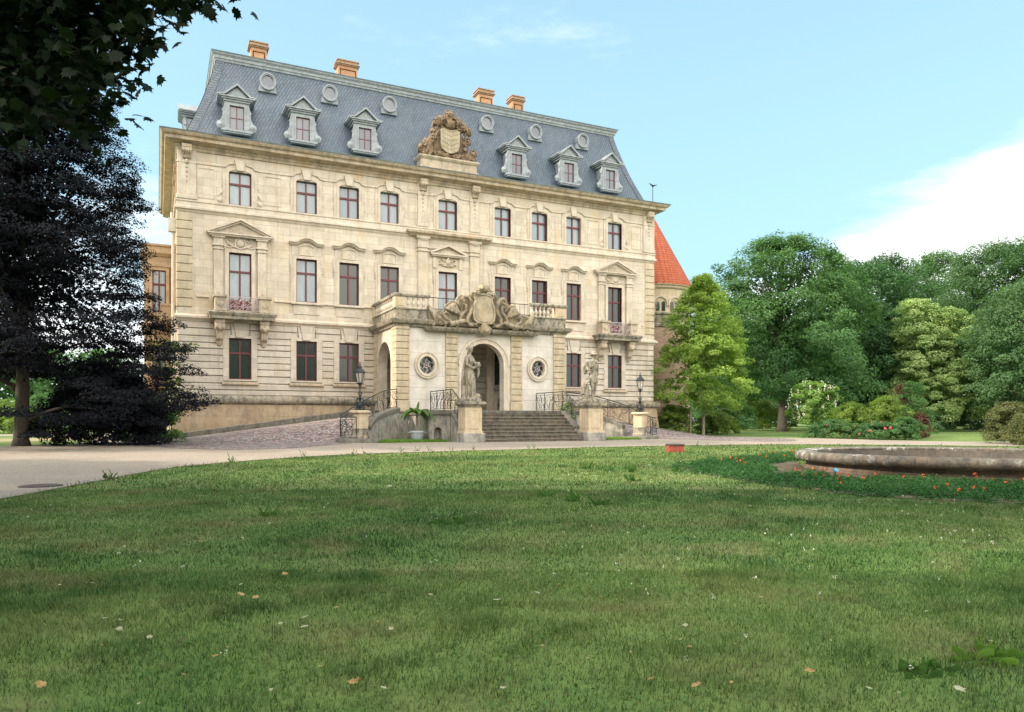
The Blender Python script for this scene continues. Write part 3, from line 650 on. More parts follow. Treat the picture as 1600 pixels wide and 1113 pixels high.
        s.build('carved_ornament', 'trim', f, smooth=50)
    # ---- ground floor
    if i in gf_has:
        f = place_window(x, hw, Z0[0], Z0[1], 0, 'pane_dark', .64)
        s = MB(); s.ring([(-.86, 3.28), (-.86, 5.72), (.86, 5.72), (.86, 3.28)], [(-w0, 3.36), (-w0, 5.56), (w0, 5.56), (w0, 3.36)], -.075, .16, 'y', True)
        k0 = [(-.2, 5.60), (.2, 5.60), (.36, 6.38), (-.36, 6.38)]; s.add([(a, -.15, b_) for a, b_ in k0] + [(a, .05, b_) for a, b_ in k0], [(0, 1, 2, 3), (4, 7, 6, 5), (0, 4, 5, 1), (1, 5, 6, 2), (2, 6, 7, 3), (3, 7, 4, 0)])
        for sgn in (-1, 1):
            k1 = [(sgn * .215, 5.72), (sgn * .40, 5.72), (sgn * .50, 6.34), (sgn * .375, 6.34)]
            if sgn < 0: k1 = k1[::-1]
            s.add([(a, -.085, b_) for a, b_ in k1] + [(a, .05, b_) for a, b_ in k1], [(0, 1, 2, 3), (4, 7, 6, 5), (0, 4, 5, 1), (1, 5, 6, 2), (2, 6, 7, 3), (3, 7, 4, 0)])
        s.build('surround', 'rustic', f)
        s = MB(); s.bev(-.93, .93, -.20, .05, 3.06, 3.22, .03); s.build('sill', 'cornice', f)
# entrance doorway inside the porch
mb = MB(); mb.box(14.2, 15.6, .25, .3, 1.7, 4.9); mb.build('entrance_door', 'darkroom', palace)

# ------------------------------------------------ balconies
def scroll_panel(mb, x0, x1, z0, z1, y, r=.011, n=4, sd=0):
    rnd = random.Random(sd); wd = (x1 - x0) / n
    for k in range(n):
        for q in range(2):
            cx = x0 + wd * (k + .5); cz = z0 + (z1 - z0) * (.27 + .46 * q); rr = min(wd, (z1 - z0) / 2) * .48; ph = rnd.choice([0, PI / 2, PI, -PI / 2]); sg = rnd.choice([-1, 1])
            pts = []
            for t in range(15):
                a = ph + sg * t * .52; rad = rr * (1 - t / 17.)
                pts.append((cx + rad * math.cos(a), y, cz + rad * math.sin(a)))
            mb.tube(pts, r, 4)
            mb.tube([(cx - wd * .5, y, cz - rr * sg), (cx, y, cz + rr * .4 * sg), (cx + wd * .5, y, cz + rr * sg)], r, 4)
for bx in (3.12, 26.72):
    b0 = MB()
    b0.sweep([(0, 6.48), (.0, 6.62), (.06, 6.70), (.10, 6.80), (0, 6.86), (-.9, 6.86), (-.9, 6.48)], [(bx - 1.62, 0.), (bx - 1.62, -.88), (bx + 1.62, -.88), (bx + 1.62, 0.)])
    b0.box(bx - 1.55, bx + 1.55, -.8, 0, 6.5, 6.84)
    ob = b0.build('balcony', 'weather', palace); dp = MB(); dp.box(bx - .6, bx + .6, .08, .2, 7.05, 7.62); dp.build('door_panel', 'red', ob)
    for sgn in (-1, 1):
        cx = bx + sgn * 1.12
        c_ = MB(); c_.bev(cx - .27, cx + .27, -.86, -.34, 6.86, 7.6, .02); c_.box(cx - .34, cx + .34, -.93, -.27, 7.6, 7.72); c_.bev(cx - .30, cx + .30, -.89, -.3, 6.86, 6.96, .02)
        c_.lathe([(.02, 0), (.15, 0), (.15, .03), (.09, .05)], 12, mat=Matrix.Translation((cx, -.86, 7.25)) @ Matrix.Rotation(R(90), 4, 'X'))
        c_.box(cx - .2, cx + .2, -.34, 0, 6.9, 7.55)
        c_.build('balcony_pier', 'cornice', ob)
        c_ = MB(); c_.box(cx - .25, cx + .25, -.72, 0, 6.28, 6.48); c_.tube([(cx - .24, -.5, 6.1), (cx + .24, -.5, 6.1)], .2, 12); c_.tube([(cx - .18, -.22, 5.55), (cx + .18, -.22, 5.55)], .13, 10)
        c_.prism([(-.55, 6.15), (-.25, 5.55), (0, 5.3), (0, 6.3)], cx - .19, cx + .19, 'x')
        for k in (-.12, 0, .12): c_.tube([(cx + k, -.64, 6.28), (cx + k, -.7, 6.05), (cx + k, -.44, 5.85), (cx + k, -.36, 5.5), (cx + k, -.14, 5.36), (cx + k * .4, -.08, 5.12)], .055, 6)
        c_.ell((cx, -.6, 6.0), (.15, .14, .13)); c_.ell((cx, -.1, 5.3), (.2, .1, .1))
        remeshed(c_, 'corbel', 'cornice', ob, .028, 1)
    r_ = MB(); x0, x1 = bx - .84, bx + .84
    for zz in (6.93, 7.12, 7.62): r_.box(x0, x1, -.83, -.80, zz, zz + .025)
    for k in range(3): r_.box(x0 + k * .825, x0 + k * .825 + .03, -.83, -.8, 6.86, 7.62)
    r_.box(x0, x1, -.835, -.8, 7.62, 7.66)
    scroll_panel(r_, x0 + .04, x1 - .04, 6.95, 7.60, -.815, .018, 5, 4)
    r_.build('balcony_railing', 'lightiron', ob)
mb = MB(); scroll_panel(mb, 14.2, 15.5, 7.0, 7.8, -.12, .02, 4, 9); mb.box(14.15, 15.55, -.14, -.1, 7.8, 7.84); mb.build('window_railing', 'lightiron', palace)

# ------------------------------------------------ roof
prof = [(.40, 16.30), (.64, 16.9), (.92, 17.6), (1.21, 18.4), (1.50, 19.3), (1.77, 20.2), (1.97, 21.0), (2.0, 21.12)]
mb = MB(); mb.sweep([(-t, z) for t, z in prof], path3, closed_prof=False)
mb.add([(2, 16, 21.12), (2, 2, 21.12), (28.0, 2, 21.12), (28.0, 16, 21.12)], [(0, 1, 2, 3)])
roof = mb.build('mansard_roof', 'slate', palace, fix=False)
for side in (0, 1):   # hip edge courses: bands of narrow slates along both hips
    h = MB()
    for (t, z), (t2, z2) in zip(prof[:-1], prof[1:]):
        if side == 0:
            p = [(t, t, z), (t + .42, t, z), (t2 + .42, t2, z2), (t2, t2, z2)]
            q_ = [(t, t, z), (t2, t2, z2), (t2, t2 + .42, z2), (t, t + .42, z)]
        else:
            p = [(30 - t - .42, t, z), (30 - t, t, z), (30 - t2, t2, z2), (30 - t2 - .42, t2, z2)]
            q_ = [(30 - t, t, z), (30 - t, t + .42, z), (30 - t2, t2 + .42, z2), (30 - t2, t2, z2)]
        off = Vector((0, -.03, .012)); h.add([Vector(a) + off for a in p], [(0, 1, 2, 3)]); off = Vector(((-.03 if side == 0 else .03), 0, .012)); h.add([Vector(a) + off for a in q_], [(0, 1, 2, 3)])
    h.build('hip_slates', 'slate_edge', roof, fix=False)
pth = [(1.99, 16), (1.99, 1.99), (28.01, 1.99), (28.01, 16)]
mb = MB(); mb.sweep([(0, 21.10), (.05, 21.12), (.07, 21.21), (.12, 21.25), (.14, 21.37), (.23, 21.46), (.25, 21.53), (-.6, 21.56), (-.6, 21.10)], pth); mb.build('roof_fascia', 'zinc', roof)
mb = MB(); mb.sweep([(.27, 21.535), (.29, 21.59), (-.7, 21.64), (-.7, 21.565), ], pth); mb.build('roof_edge', 'zincdark', roof)
mb = MB(); mb.sweep([(-.65, 16.55), (-.62, 16.50), (-.44, 16.42), (-.42, 16.50)], [(2, .0), (28, .0)]); mb.build('snow_strip', 'zincdark', roof)
for x0, x1 in ((3.85, 4.92), (8.9, 10.27), (18.19, 19.4), (20.66, 21.68)):
    c_ = MB(); yb = 3.2; c_.box(x0 + .1, x1 - .1, yb, yb + .75, 21.0, 22.92)
    for a in (0., .0): c_.ribbon([(x0 + .22, 21.9), (x1 - .22, 21.9), (x1 - .22, 22.62), (x0 + .22, 22.62)], .05, yb - .025, yb, closed=True)
    ch = c_.build('chimney', 'brickorange', roof)
    c_ = MB(); c_.box(x0 + .03, x1 - .03, yb - .07, yb + .82, 22.86, 22.93); c_.box(x0 - .03, x1 + .03, yb - .13, yb + .88, 22.93, 22.98); c_.box(x0 + .05, x1 - .05, yb - .05, yb + .80, 22.98, 23.14); c_.box(x0, x1, yb - .10, yb + .85, 23.14, 23.2)
    c_.build('chimney_cap', 'capbrown', ch)
# dormers
def dormer(x, y=.42, rz=0):
    T = None
    f = MB(); f.box(-.55, .55, .04, 1.6, 16.72, 18.2); body = f.build('dormer', 'zinc', palace, loc=(x, y - .2, 0), rz=rz)
    s = MB(); s.ring([(-.62, 16.70), (-.62, 18.24), (.62, 18.24), (.62, 16.70)], [(-.37, 16.78), (-.37, 18.04), (.37, 18.04), (.37, 16.78)], -.06, .08, 'y', True)
    s.ring([(-.45, 16.74), (-.45, 18.12), (.45, 18.12), (.45, 16.74)], [(-.37, 16.78), (-.37, 18.04), (.37, 18.04), (.37, 16.78)], -.09, -.05, 'y', True)
    s.build('dormer_frame', 'zinc', body)
    s = MB(); s.box(-.68, .68, -.14, 1.3, 18.24, 18.34); s.box(-.80, .80, -.22, 1.3, 18.34, 18.42); s.box(-.92, .92, -.30, 1.3, 18.42, 18.48)
    s.ribbon([(-.72, 18.50), (0, 19.12), (.72, 18.50)], .10, -.32, 1.2); s.prism([(-.62, 18.47), (.62, 18.47), (0, 19.02)], -.14, 1.2); s.ribbon([(-.98, 18.50), (-.74, 18.56)], .06, -.3, 1.2); s.ribbon([(.74, 18.56), (.98, 18.50)], .06, -.3, 1.2)
    s.build('pediment', 'zinc', body)
    s = MB(); s.box(-.78, .78, -.24, .1, 16.62, 16.70); s.box(-.70, .70, -.18, .1, 16.54, 16.62); s.build('dormer_sill', 'zinc', body)
    for sg in (-1, 1):
        v_ = MB(); v_.lathe([(.02, -.05), (.2, -.05), (.2, .07), (.08, .1), (.05, .13)], 14, mat=Matrix.Translation((sg * .82, 0.02, 16.98)) @ Matrix.Rotation(R(90), 4, 'X'))
        poly = [(.6, 16.72), (.95, 16.78), (.98, 17.0), (.84, 17.2), (.72, 17.45), (.70, 17.7), (.76, 17.78), (.68, 17.9), (.62, 18.2), (.55, 18.2), (.55, 16.72)]
        v_.prism([(sg * a, b_) for a, b_ in poly], -.03, .09)
        v_.build('volute', 'zinc', body, smooth=40)
    g_ = MB(); t = .04; g_.ring([(-.37, 16.78), (-.37, 18.04), (.37, 18.04), (.37, 16.78)], [(-.33, 16.82), (-.33, 18.0), (.33, 18.0), (.33, 16.82)], .0, .05, 'y', True)
    g_.box(-.018, .018, .0, .03, 16.82, 18.0); g_.box(-.33, .33, .005, .035, 17.38, 17.415); g_.build('window_frame', 'red', body)
    p_ = MB(); p_.add([(-.36, .03, 16.8), (.36, .03, 16.8), (.36, .03, 18.03), (-.36, .03, 18.03)], [(0, 1, 2, 3)]); p_.build('pane', 'pane_attic', body, fix=False)
    return body
for x in (2.9, 6.37, 9.87, 19.6, 23.4, 26.6): dormer(x)
dormer(.42 - .0, 4.2, R(-90)); dormer(.42, 11.5, R(-90))
for x in (4.65, 8.12, 11.68, 18.1, 21.6, 25.2):
    yb = 1.40
    s = MB(); ci = [(.32 * math.cos(a), .36 * math.sin(a)) for a in np.linspace(0, 2 * PI, 25)[:-1]]; co = [(p[0] / .32 * .44, p[1] / .36 * .48) for p in ci]
    s.ring(co, ci, -.04, .75, 'y', True); cm = [(p[0] * 1.18, p[1] * 1.16) for p in ci]; s.ring(co, cm, -.08, -.04, 'y', True)
    s.prism([(-.5, -.56), (.5, -.56), (.44, -.2), (-.44, -.2)], .075, .6)
    rw = s.build('round_window', 'zinc', roof, loc=(x, yb, 20.22), smooth=40)
    p_ = MB(); p_.add([(p[0] * 1.05, .05, p[1] * 1.05) for p in ci], [tuple(range(24))]); o_ = p_.build('pane', 'pane_attic', rw, fix=False)
    if o_.data.polygons[0].normal.y > 0: o_.data.flip_normals()

# ------------------------------------------------ roof crest with coat of arms
mb = MB(); mb.sweep([(0, 15.98), (.10, 15.98), (.10, 16.22), (0, 16.26), (0, 16.66), (.06, 16.70), (.14, 16.80), (.14, 16.88), (-.4, 16.9), (-.4, 15.98)], [(13.1, .7), (13.1, -.32), (16.65, -.32), (16.65, .7)])
mb.box(13.3, 16.4, -.2, .7, 16.0, 16.88); crest = mb.build('roof_crest', 'cornice', palace)
mb = MB(); rnd = random.Random(5)
cx, cz = 14.95, 18.05
def blob_chain(mb, pts, n, r0, r1, rnd, yo=0., spread=.12):
    P_ = [Vector((p[0], 0, p[1])) for p in pts]; tot = sum((P_[i + 1] - P_[i]).length for i in range(len(P_) - 1))
    for k in range(n):
        d = tot * (k + rnd.random() * .6) / n
        for i in range(len(P_) - 1):
            l = (P_[i + 1] - P_[i]).length
            if d <= l: break
            d -= l
        p = P_[i].lerp(P_[i + 1], min(1, d / max(l, 1e-6))); r = rnd.uniform(r1, r0)
        mb.ell((p.x + rnd.uniform(-spread, spread), yo + rnd.uniform(-.12, .05), p.z + rnd.uniform(-spread, spread)), (r * rnd.uniform(.7, 1.3), r * .8, r * rnd.uniform(.7, 1.2)), 8, 6)
        # curl of acanthus
        a0 = rnd.uniform(0, 6.28); sg = rnd.choice((-1, 1)); q = Vector((p.x + rnd.uniform(-.08, .08), yo - .12, p.z))
        mb.tube([(q.x + r * 1.1 * math.cos(a0 + sg * t * .6) * (1 - t * .09), q.y - .02 * t, q.z + r * 1.1 * math.sin(a0 + sg * t * .6) * (1 - t * .09)) for t in range(8)], [r * .34 * (1 - t * .07) for t in range(8)], 5)
mb.box(13.5, 16.3, -.05, .35, 16.88, 17.2)
mb.prism([(14.0, 17.1), (15.9, 17.1), (15.95, 18.3), (15.5, 19.0), (14.95, 19.5), (14.4, 19.0), (13.95, 18.3)], -.02, .35)
blob_chain(mb, [(13.1, 17.05), (13.5, 17.15), (13.55, 17.7), (13.95, 18.1), (14.0, 18.6)], 16, .24, .12, rnd, -.05)
blob_chain(mb, [(16.55, 17.1), (16.2, 17.05), (16.0, 17.7), (16.15, 18.1), (15.95, 18.6)], 15, .20, .11, rnd, -.05)
blob_chain(mb, [(13.6, 17.0), (14.3, 17.1), (15.0, 16.98), (15.7, 17.1), (16.4, 16.98)], 18, .2, .1, rnd, -.12)
blob_chain(mb, [(13.85, 18.75), (14.3, 19.0), (14.7, 19.2)], 9, .2, .11, rnd, -.02); blob_chain(mb, [(16.2, 18.7), (15.7, 18.9), (15.25, 19.2)], 9, .2, .11, rnd, -.02)
mb.ell((14.95, -.12, 19.02), (.30, .28, .34)); mb.ell((14.95, -.08, 19.42), (.24, .24, .22)); mb.ell((14.95, -.1, 19.66), (.27, .22, .09)); blob_chain(mb, [(14.45, 19.05), (14.6, 19.4), (14.95, 19.55), (15.3, 19.4), (15.5, 19.05)], 12, .17, .09, rnd, -.12); blob_chain(mb, [(13.95, 18.95), (14.4, 19.25)], 6, .2, .12, rnd, -.1); blob_chain(mb, [(15.5, 19.2), (16.1, 18.75)], 6, .2, .12, rnd, -.1); mb.tube([(14.75, -.35, 18.75), (14.8, -.38, 19.0), (14.7, -.3, 19.2)], .06, 6); mb.tube([(15.15, -.35, 18.75), (15.1, -.38, 19.0), (15.2, -.3, 19.2)], .06, 6)
for k in range(5): mb.ell((14.75 + .1 * k, -.12, 19.76 + (.05 if k % 2 else 0)), (.06, .08, .1))
blob_chain(mb, [(13.15, 17.3), (13.25, 17.6)], 4, .2, .12, rnd, -.1); blob_chain(mb, [(16.5, 17.35), (16.45, 17.5)], 4, .22, .14, rnd, -.1)
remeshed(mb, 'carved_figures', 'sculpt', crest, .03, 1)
sh = MB(); pts = [(14.34, 18.62), (14.36, 17.75), (14.45, 17.45), (14.7, 17.28), (14.95, 17.22), (15.2, 17.28), (15.45, 17.45), (15.56, 17.75), (15.58, 18.62), (15.3, 18.7), (14.95, 18.62), (14.6, 18.7)]
sh.prism(pts, -.28, 0)
for k in range(5):
    z_ = 17.45 + k * .27; sh.ribbon([(14.4, z_ + .24), (14.95, z_), (15.52, z_ + .24)], .022, -.30, -.26)
sh.build('shield', 'cshield', crest)

# ------------------------------------------------ entrance porch
PX0, PX1, PY = 10.35, 20.45, -4.4; ACX = 15.38
porch = MB()
def arch_wall(mb, x0, x1, z0, z1, cx, hw, spring, ya, yb, n=16, mat=None):
    pts = [(cx - hw, z0)] + [(cx - hw * math.cos(PI * k / n), spring + hw * math.sin(PI * k / n)) for k in range(n + 1)] + [(cx + hw, z0)]
    out_ = []
    for p in pts:
        if p[1] <= spring + 1e-6 and p[1] < spring: out_.append((x0 if p[0] < cx else x1, p[1]))
        else:
            dx, dz = p[0] - cx, p[1] - spring
            tx = ((x1 - cx) if dx > 0 else (cx - x0)) / max(abs(dx), 1e-6); tz = (z1 - spring) / max(dz, 1e-6); t = min(tx, tz); out_.append((cx + dx * t, spring + dz * t))
    # corners
    o2, i2 = [], []
    for k in range(len(pts)):
        o2.append(out_[k]); i2.append(pts[k])
        if k < len(pts) - 1:
            a, b_ = out_[k], out_[k + 1]
            if abs(a[0] - x0) < 1e-6 and abs(b_[1] - z1) < 1e-6 and a[1] < z1 - 1e-6: o2.append((x0, z1)); i2.append(tuple((np.array(pts[k]) + np.array(pts[k + 1])) / 2))
            if abs(a[1] - z1) < 1e-6 and abs(b_[0] - x1) < 1e-6 and b_[1] < z1 - 1e-6: o2.append((x1, z1)); i2.append(tuple((np.array(pts[k]) + np.array(pts[k + 1])) / 2))
    mb.ring(o2, i2, ya, yb, 'y', mat=mat)
arch_wall(porch, 13.1, 17.7, 1.67, 6.12, ACX, 1.2, 4.25, PY, PY + .55)
for x0, x1, ox in ((PX0, 13.1, 12.04), (17.7, PX1, 18.72)):
    n = 24; circ = [(ox + .42 * math.cos(2 * PI * k / n), 4.12 + .47 * math.sin(2 * PI * k / n)) for k in range(n)]
    sq = []
    for k in range(n):
        a = 2 * PI * k / n; dx, dz = math.cos(a), math.sin(a)
        t = min(((x1 - ox) if dx > 0 else (ox - x0)) / max(abs(dx), 1e-6), ((6.12 - 4.12) if dz > 0 else (4.12 - 1.67)) / max(abs(dz), 1e-6)); sq.append((ox + dx * t, 4.12 + dz * t))
    # fix square corners
    for cxr in ((x0, 1.67), (x1, 1.67), (x0, 6.12), (x1, 6.12)):
        k = min(range(n), key=lambda q: (sq[q][0] - cxr[0]) ** 2 + (sq[q][1] - cxr[1]) ** 2); sq[k] = cxr
    porch.ring(sq, circ, PY, PY + .5, 'y', True)
po = porch.build('porch', 'white', palace)
s = MB()   # side arches (walls on the x planes), with lining
for xa in (PX0, PX1 - .55):
    m_ = Matrix(((0, 1, 0, xa - PY), (1, 0, 0, 0), (0, 0, 1, 0), (0, 0, 0, 1)))   # local x -> world y, local y -> world x
    m_ = Matrix(((0, 1, 0, xa), (1, 0, 0, 0), (0, 0, 1, 0), (0, 0, 0, 1)))
    arch_wall(s, PY + .5, .0, 1.67, 6.12, -2.12, 1.3, 4.2, 0, .55, mat=m_)
s.build('side_arch', 'trim', po)
s = MB(); s.box(PX0 - .02, PX1 + .02, PY - .04, .02, -.05, 1.67); s.build('porch_base', 'slab', po)
s = MB(); s.box(PX0 + .3, PX1 - .3, PY + .5, 0, 5.86, 6.1); s.build('porch_ceiling', 'interior', po)
s = MB(); s.box(PX0 + .0, PX1 - .0, PY - .12, 0, 1.672, 1.72)
s.build('porch_floor', 'step', po)
for cxx in (13.75, 17.05):   # columns standing in the porch
    s = MB(); s.box(cxx - .34, cxx + .34, -1.74, -1.06, 1.7, 2.75); s.lathe([(.3, 2.75), (.3, 2.85), (.23, 2.95), (.22, 4.0), (.19, 5.4), (.26, 5.5), (.26, 5.62)], 18, (cxx, -1.4, 0)); s.box(cxx - .3, cxx + .3, -1.7, -1.1, 5.6, 5.9)
    s.build('porch_column', 'trim', po, smooth=40)
random.seed(8)
for x0, x1 in ((PX0 - .04, 11.05), (13.1, 13.78), (17.0, 17.68), (19.72, PX1 + .04)):   # block-built piers
    s = MB(); z = 2.25; corner = x0 < 11 or x1 > 20
    s.bev(x0 - .04, x1 + .04, PY - .13, PY + (.6 if corner else .1), 1.6, 2.22, .03)
    while z < 6.0:
        h = .338; s.bev(x0, x1, PY - .10 - random.random() * .01, PY + (.62 if corner else .1), z + .012, z + h - .012, .022); z += h
    s.bev(x0 - .02, x1 + .02, PY - .12, PY + (.64 if corner else .1), 5.97, 6.12, .02)
    s.build('porch_pier', 'portico', po)
for y0 in (-.8,):
    for xa in (PX0 - .05, PX1 - .55):
        s = MB(); z = 2.25
        while z < 6.0: s.box(xa, xa + .6, y0 + .02, .0, z + .012, z + .326); z += .338
        s.build('porch_pier', 'portico', po)
s = MB()  # archivolt
n = 20; s.ring([(ACX - 1.5, 1.7)] + [(ACX - 1.5 * math.cos(PI * k / n), 4.25 + 1.47 * math.sin(PI * k / n)) for k in range(n + 1)] + [(ACX + 1.5, 1.7)], [(ACX - 1.17, 1.7)] + [(ACX - 1.17 * math.cos(PI * k / n), 4.25 + 1.17 * math.sin(PI * k / n)) for k in range(n + 1)] + [(ACX + 1.17, 1.7)], PY - .08, PY + .02)
s.ring([(ACX - 1.54, 4.2)] + [(ACX - 1.54 * math.cos(PI * k / n), 4.25 + 1.52 * math.sin(PI * k / n)) for k in range(n + 1)] + [(ACX + 1.54, 4.2)], [(ACX - 1.42, 4.2)] + [(ACX - 1.42 * math.cos(PI * k / n), 4.25 + 1.4 * math.sin(PI * k / n)) for k in range(n + 1)] + [(ACX + 1.42, 4.2)], PY - .13, PY + .02)
s.build('arch_moulding', 'trim', po, smooth=30)
for ox in (12.04, 18.72):
    s = MB(); n = 28
    def cc(rx, rz, ox=ox): return [(ox + rx * math.cos(2 * PI * k / n), 4.12 + rz * math.sin(2 * PI * k / n)) for k in range(n)]
    s.ring(cc(.66, .70), cc(.5, .55), PY - .07, PY + .01, 'y', True); s.ring(cc(.56, .61), cc(.42, .47), PY - .12, PY + .1, 'y', True); s.ring(cc(.68, .72), cc(.62, .66), PY - .12, PY + .01, 'y', True)
    s.build('oculus_frame', 'trim', po, smooth=30)
    s = MB(); s.tube([(ox + .13 * math.cos(a), PY + .05, 4.12 + .13 * math.sin(a)) for a in np.linspace(0, 2 * PI, 13)[:-1]], .022, 5, closed=True); s.ell((ox, PY + .05, 4.12), (.05, .03, .05))
    for k in range(6):
        a0 = 2 * PI * k / 6 + .5; s.tube([(ox + r_ * math.cos(a0 + da), PY + .05, 4.12 + r_ * 1.08 * math.sin(a0 + da)) for r_, da in ((.13, 0), (.2, .25), (.27, .2), (.33, -.1), (.39, -.12), (.43, .1))], .02, 5)
    s.build('oculus_grille', 'lightiron', po)
    s = MB(); s.add([(ox - .5, PY + .2, 3.6), (ox + .5, PY + .2, 3.6), (ox + .5, PY + .2, 4.65), (ox - .5, PY + .2, 4.65)], [(0, 1, 2, 3)]); s.build('oculus_pane', 'pane_dark', po, fix=False)
pp = [(PX0, 0), (PX0, PY), (PX1, PY), (PX1, 0)]
s = MB(); s.sweep([(0, 6.08), (.1, 6.12), (.14, 6.22), (.30, 6.30), (.36, 6.42), (.38, 6.50), (.1, 6.56), (-.5, 6.56), (-.5, 6.08)], pp); s.build('porch_cornice', 'weather', po)
s = MB(); s.sweep([(.06, 6.56), (.06, 7.0), (.12, 7.04), (.12, 7.10), (-.22, 7.10), (-.22, 6.56)], pp); s.box(PX0, PX1, PY, 0, 6.5, 6.7); s.build('porch_parapet', 'weather', po)
def baluster_mb(x, y, mb):
    mb.lathe([(.085, 7.10), (.085, 7.15), (.05, 7.18), (.06, 7.22), (.105, 7.32), (.10, 7.40), (.055, 7.50), (.045, 7.56), (.075, 7.60), (.08, 7.70)], 8, (x, y, 0)); return mb
s0 = baluster_mb(0, 0, MB()).build('baluster', 'trim', po, smooth=50)
spots = [(11.02 + .28 * k, PY) for k in range(4)] + [(18.35 + .26 * k, PY) for k in range(5)] + [(PX0, PY + .45 + .33 * k) for k in range(11)] + [(PX1, PY + .45 + .33 * k) for k in range(11)]
for k, (x, y) in enumerate(spots):
    o_ = s0 if k == 0 else s0.copy()
    if k: col.objects.link(o_)
    o_.location = (x, y, 0)
s = MB(); s.sweep([(.13, 7.70), (.15, 7.76), (.15, 7.82), (.10, 7.87), (-.14, 7.87), (-.14, 7.70)], [(PX0, 0), (PX0, PY), (12.2, PY)]); s.build('balustrade_rail', 'weather', po); s = MB(); s.sweep([(.13, 7.70), (.15, 7.76), (.15, 7.82), (.10, 7.87), (-.14, 7.87), (-.14, 7.70)], [(18.2, PY), (PX1, PY), (PX1, 0)]); s.build('balustrade_rail', 'weather', po)
for x0, x1, y0, y1 in ((PX0 - .09, PX0 + .5, PY - .09, PY + .3), (PX1 - .62, PX1 + .09, PY - .09, PY + .3), (PX0 - .09, PX0 + .2, -.32, 0), (PX1 - .2, PX1 + .09, -.32, 0)):
    s = MB(); s.bev(x0, x1, y0, y1, 7.1, 7.7, .02); s.bev(x0 + .1, x1 - .1, y0 - .02, y0 + .02, 7.2, 7.6, .015); s.build('balustrade_pier', 'pedestal', po)
s = MB(); s.tube([(12.1, PY + .25, 7.80), (18.4, PY + .25, 7.80)], .022, 6); s.tube([(12.1, PY + .25, 7.2), (18.4, PY + .25, 7.2)], .018, 6)
for k in range(22): s.tube([(12.2 + k * .29, PY + .25, 6.7), (12.2 + k * .29, PY + .25, 7.8)], .012, 4)
s.build('terrace_railing', 'iron', po)
# cartouche over the arch
rnd = random.Random(21); yc = PY - .22; cx = 15.22
s = MB()
outl = [(3.15, 7.30), (2.95, 6.98), (2.55, 6.92), (2.25, 7.12), (2.12, 7.42), (1.86, 7.62), (1.62, 7.55), (1.45, 7.9), (1.2, 8.02), (.95, 7.85), (.8, 8.05), (.45, 8.2)]
s.prism([(cx + a_, z_) for a_, z_ in [(3.05, 6.2)] + outl] + [(cx - a_, z_) for a_, z_ in outl[::-1] + [(3.05, 6.2)]], yc + .06, yc + .3)
for sg in (-1, 1):
    X = lambda a, sg=sg: cx + sg * a
    T = lambda pts, r, n=8: s.tube([(X(p[0]), yc + p[1], p[2]) for p in pts], r, n)
    # big S-scroll hugging the shield
    T([(.62, -.1, 6.34), (.86, -.2, 6.34), (1.02, -.22, 6.5), (.98, -.22, 6.75), (.82, -.2, 7.02), (.74, -.2, 7.3), (.80, -.22, 7.62), (.98, -.24, 7.86), (1.2, -.22, 7.88), (1.30, -.2, 7.72), (1.22, -.2, 7.6), (1.12, -.2, 7.66)], [.08, .10, .11, .11, .10, .10, .11, .12, .11, .10, .08, .06])
    T([(1.28, -.1, 6.42), (1.42, -.16, 6.62), (1.30, -.18, 6.9), (1.08, -.18, 7.12), (1.05, -.16, 7.4), (1.2, -.14, 7.5)], [.07, .09, .1, .09, .08, .05])
    # acanthus fans
    for k in range(6):
        f = k / 5; T([(1.25, -.05, 6.62 + .05 * k), (1.5 + .1 * f, -.16, 6.95 + .1 * (1 - f)), (1.70 + .35 * f, -.14, 7.45 - .32 * f), (1.78 + .48 * f, -.08, 7.58 - .38 * f)], [.04, .075, .075, .035], 6)
    for k in range(4):
        T([(1.35, -.02, 7.2 + .06 * k), (1.5 + .08 * k, -.14, 7.45 + .04 * k), (1.50 + .14 * k, -.1, 7.66 - .02 * k)], [.04, .065, .03], 6)
    T([(1.15, -.2, 6.56), (1.45, -.24, 6.46), (1.95, -.22, 6.34)], [.12, .13, .15], 10); T([(1.95, -.22, 6.34), (2.02, -.22, 6.33)], [.19, .19], 10)
    T([(1.9, -.1, 6.5), (2.2, -.15, 6.62), (2.35, -.13, 6.85), (2.2, -.1, 7.0), (2.08, -.1, 6.88)], [.07, .085, .08, .07, .05])
    # draped banner
    for k in range(9):
        t = k / 8; T([(3.14 - .12 * t, -.02, 7.30 - .08 * t), (3.08 - .28 * t, -.14 - .04 * (k % 2), 6.95 - .05 * t), (2.86 - .34 * t, -.18 - .05 * (k % 2), 6.62 - .0 * t), (2.55 - .42 * t + .25 * (1 - t), -.12, 6.32)], [.035, .055, .062, .045], 6)
    T([(3.16, -.05, 7.32), (3.0, -.1, 7.05), (2.7, -.12, 6.96), (2.45, -.08, 7.02)], [.05, .05, .05, .04], 6)
    blob_chain(s, [(X(1.6), 6.3), (X(2.4), 6.3), (X(3.0), 6.3)], 6, .10, .06, rnd, yc - .1)
    blob_chain(s, [(X(.5), 8.12), (X(.75), 8.0)], 3, .10, .07, rnd, yc - .15)
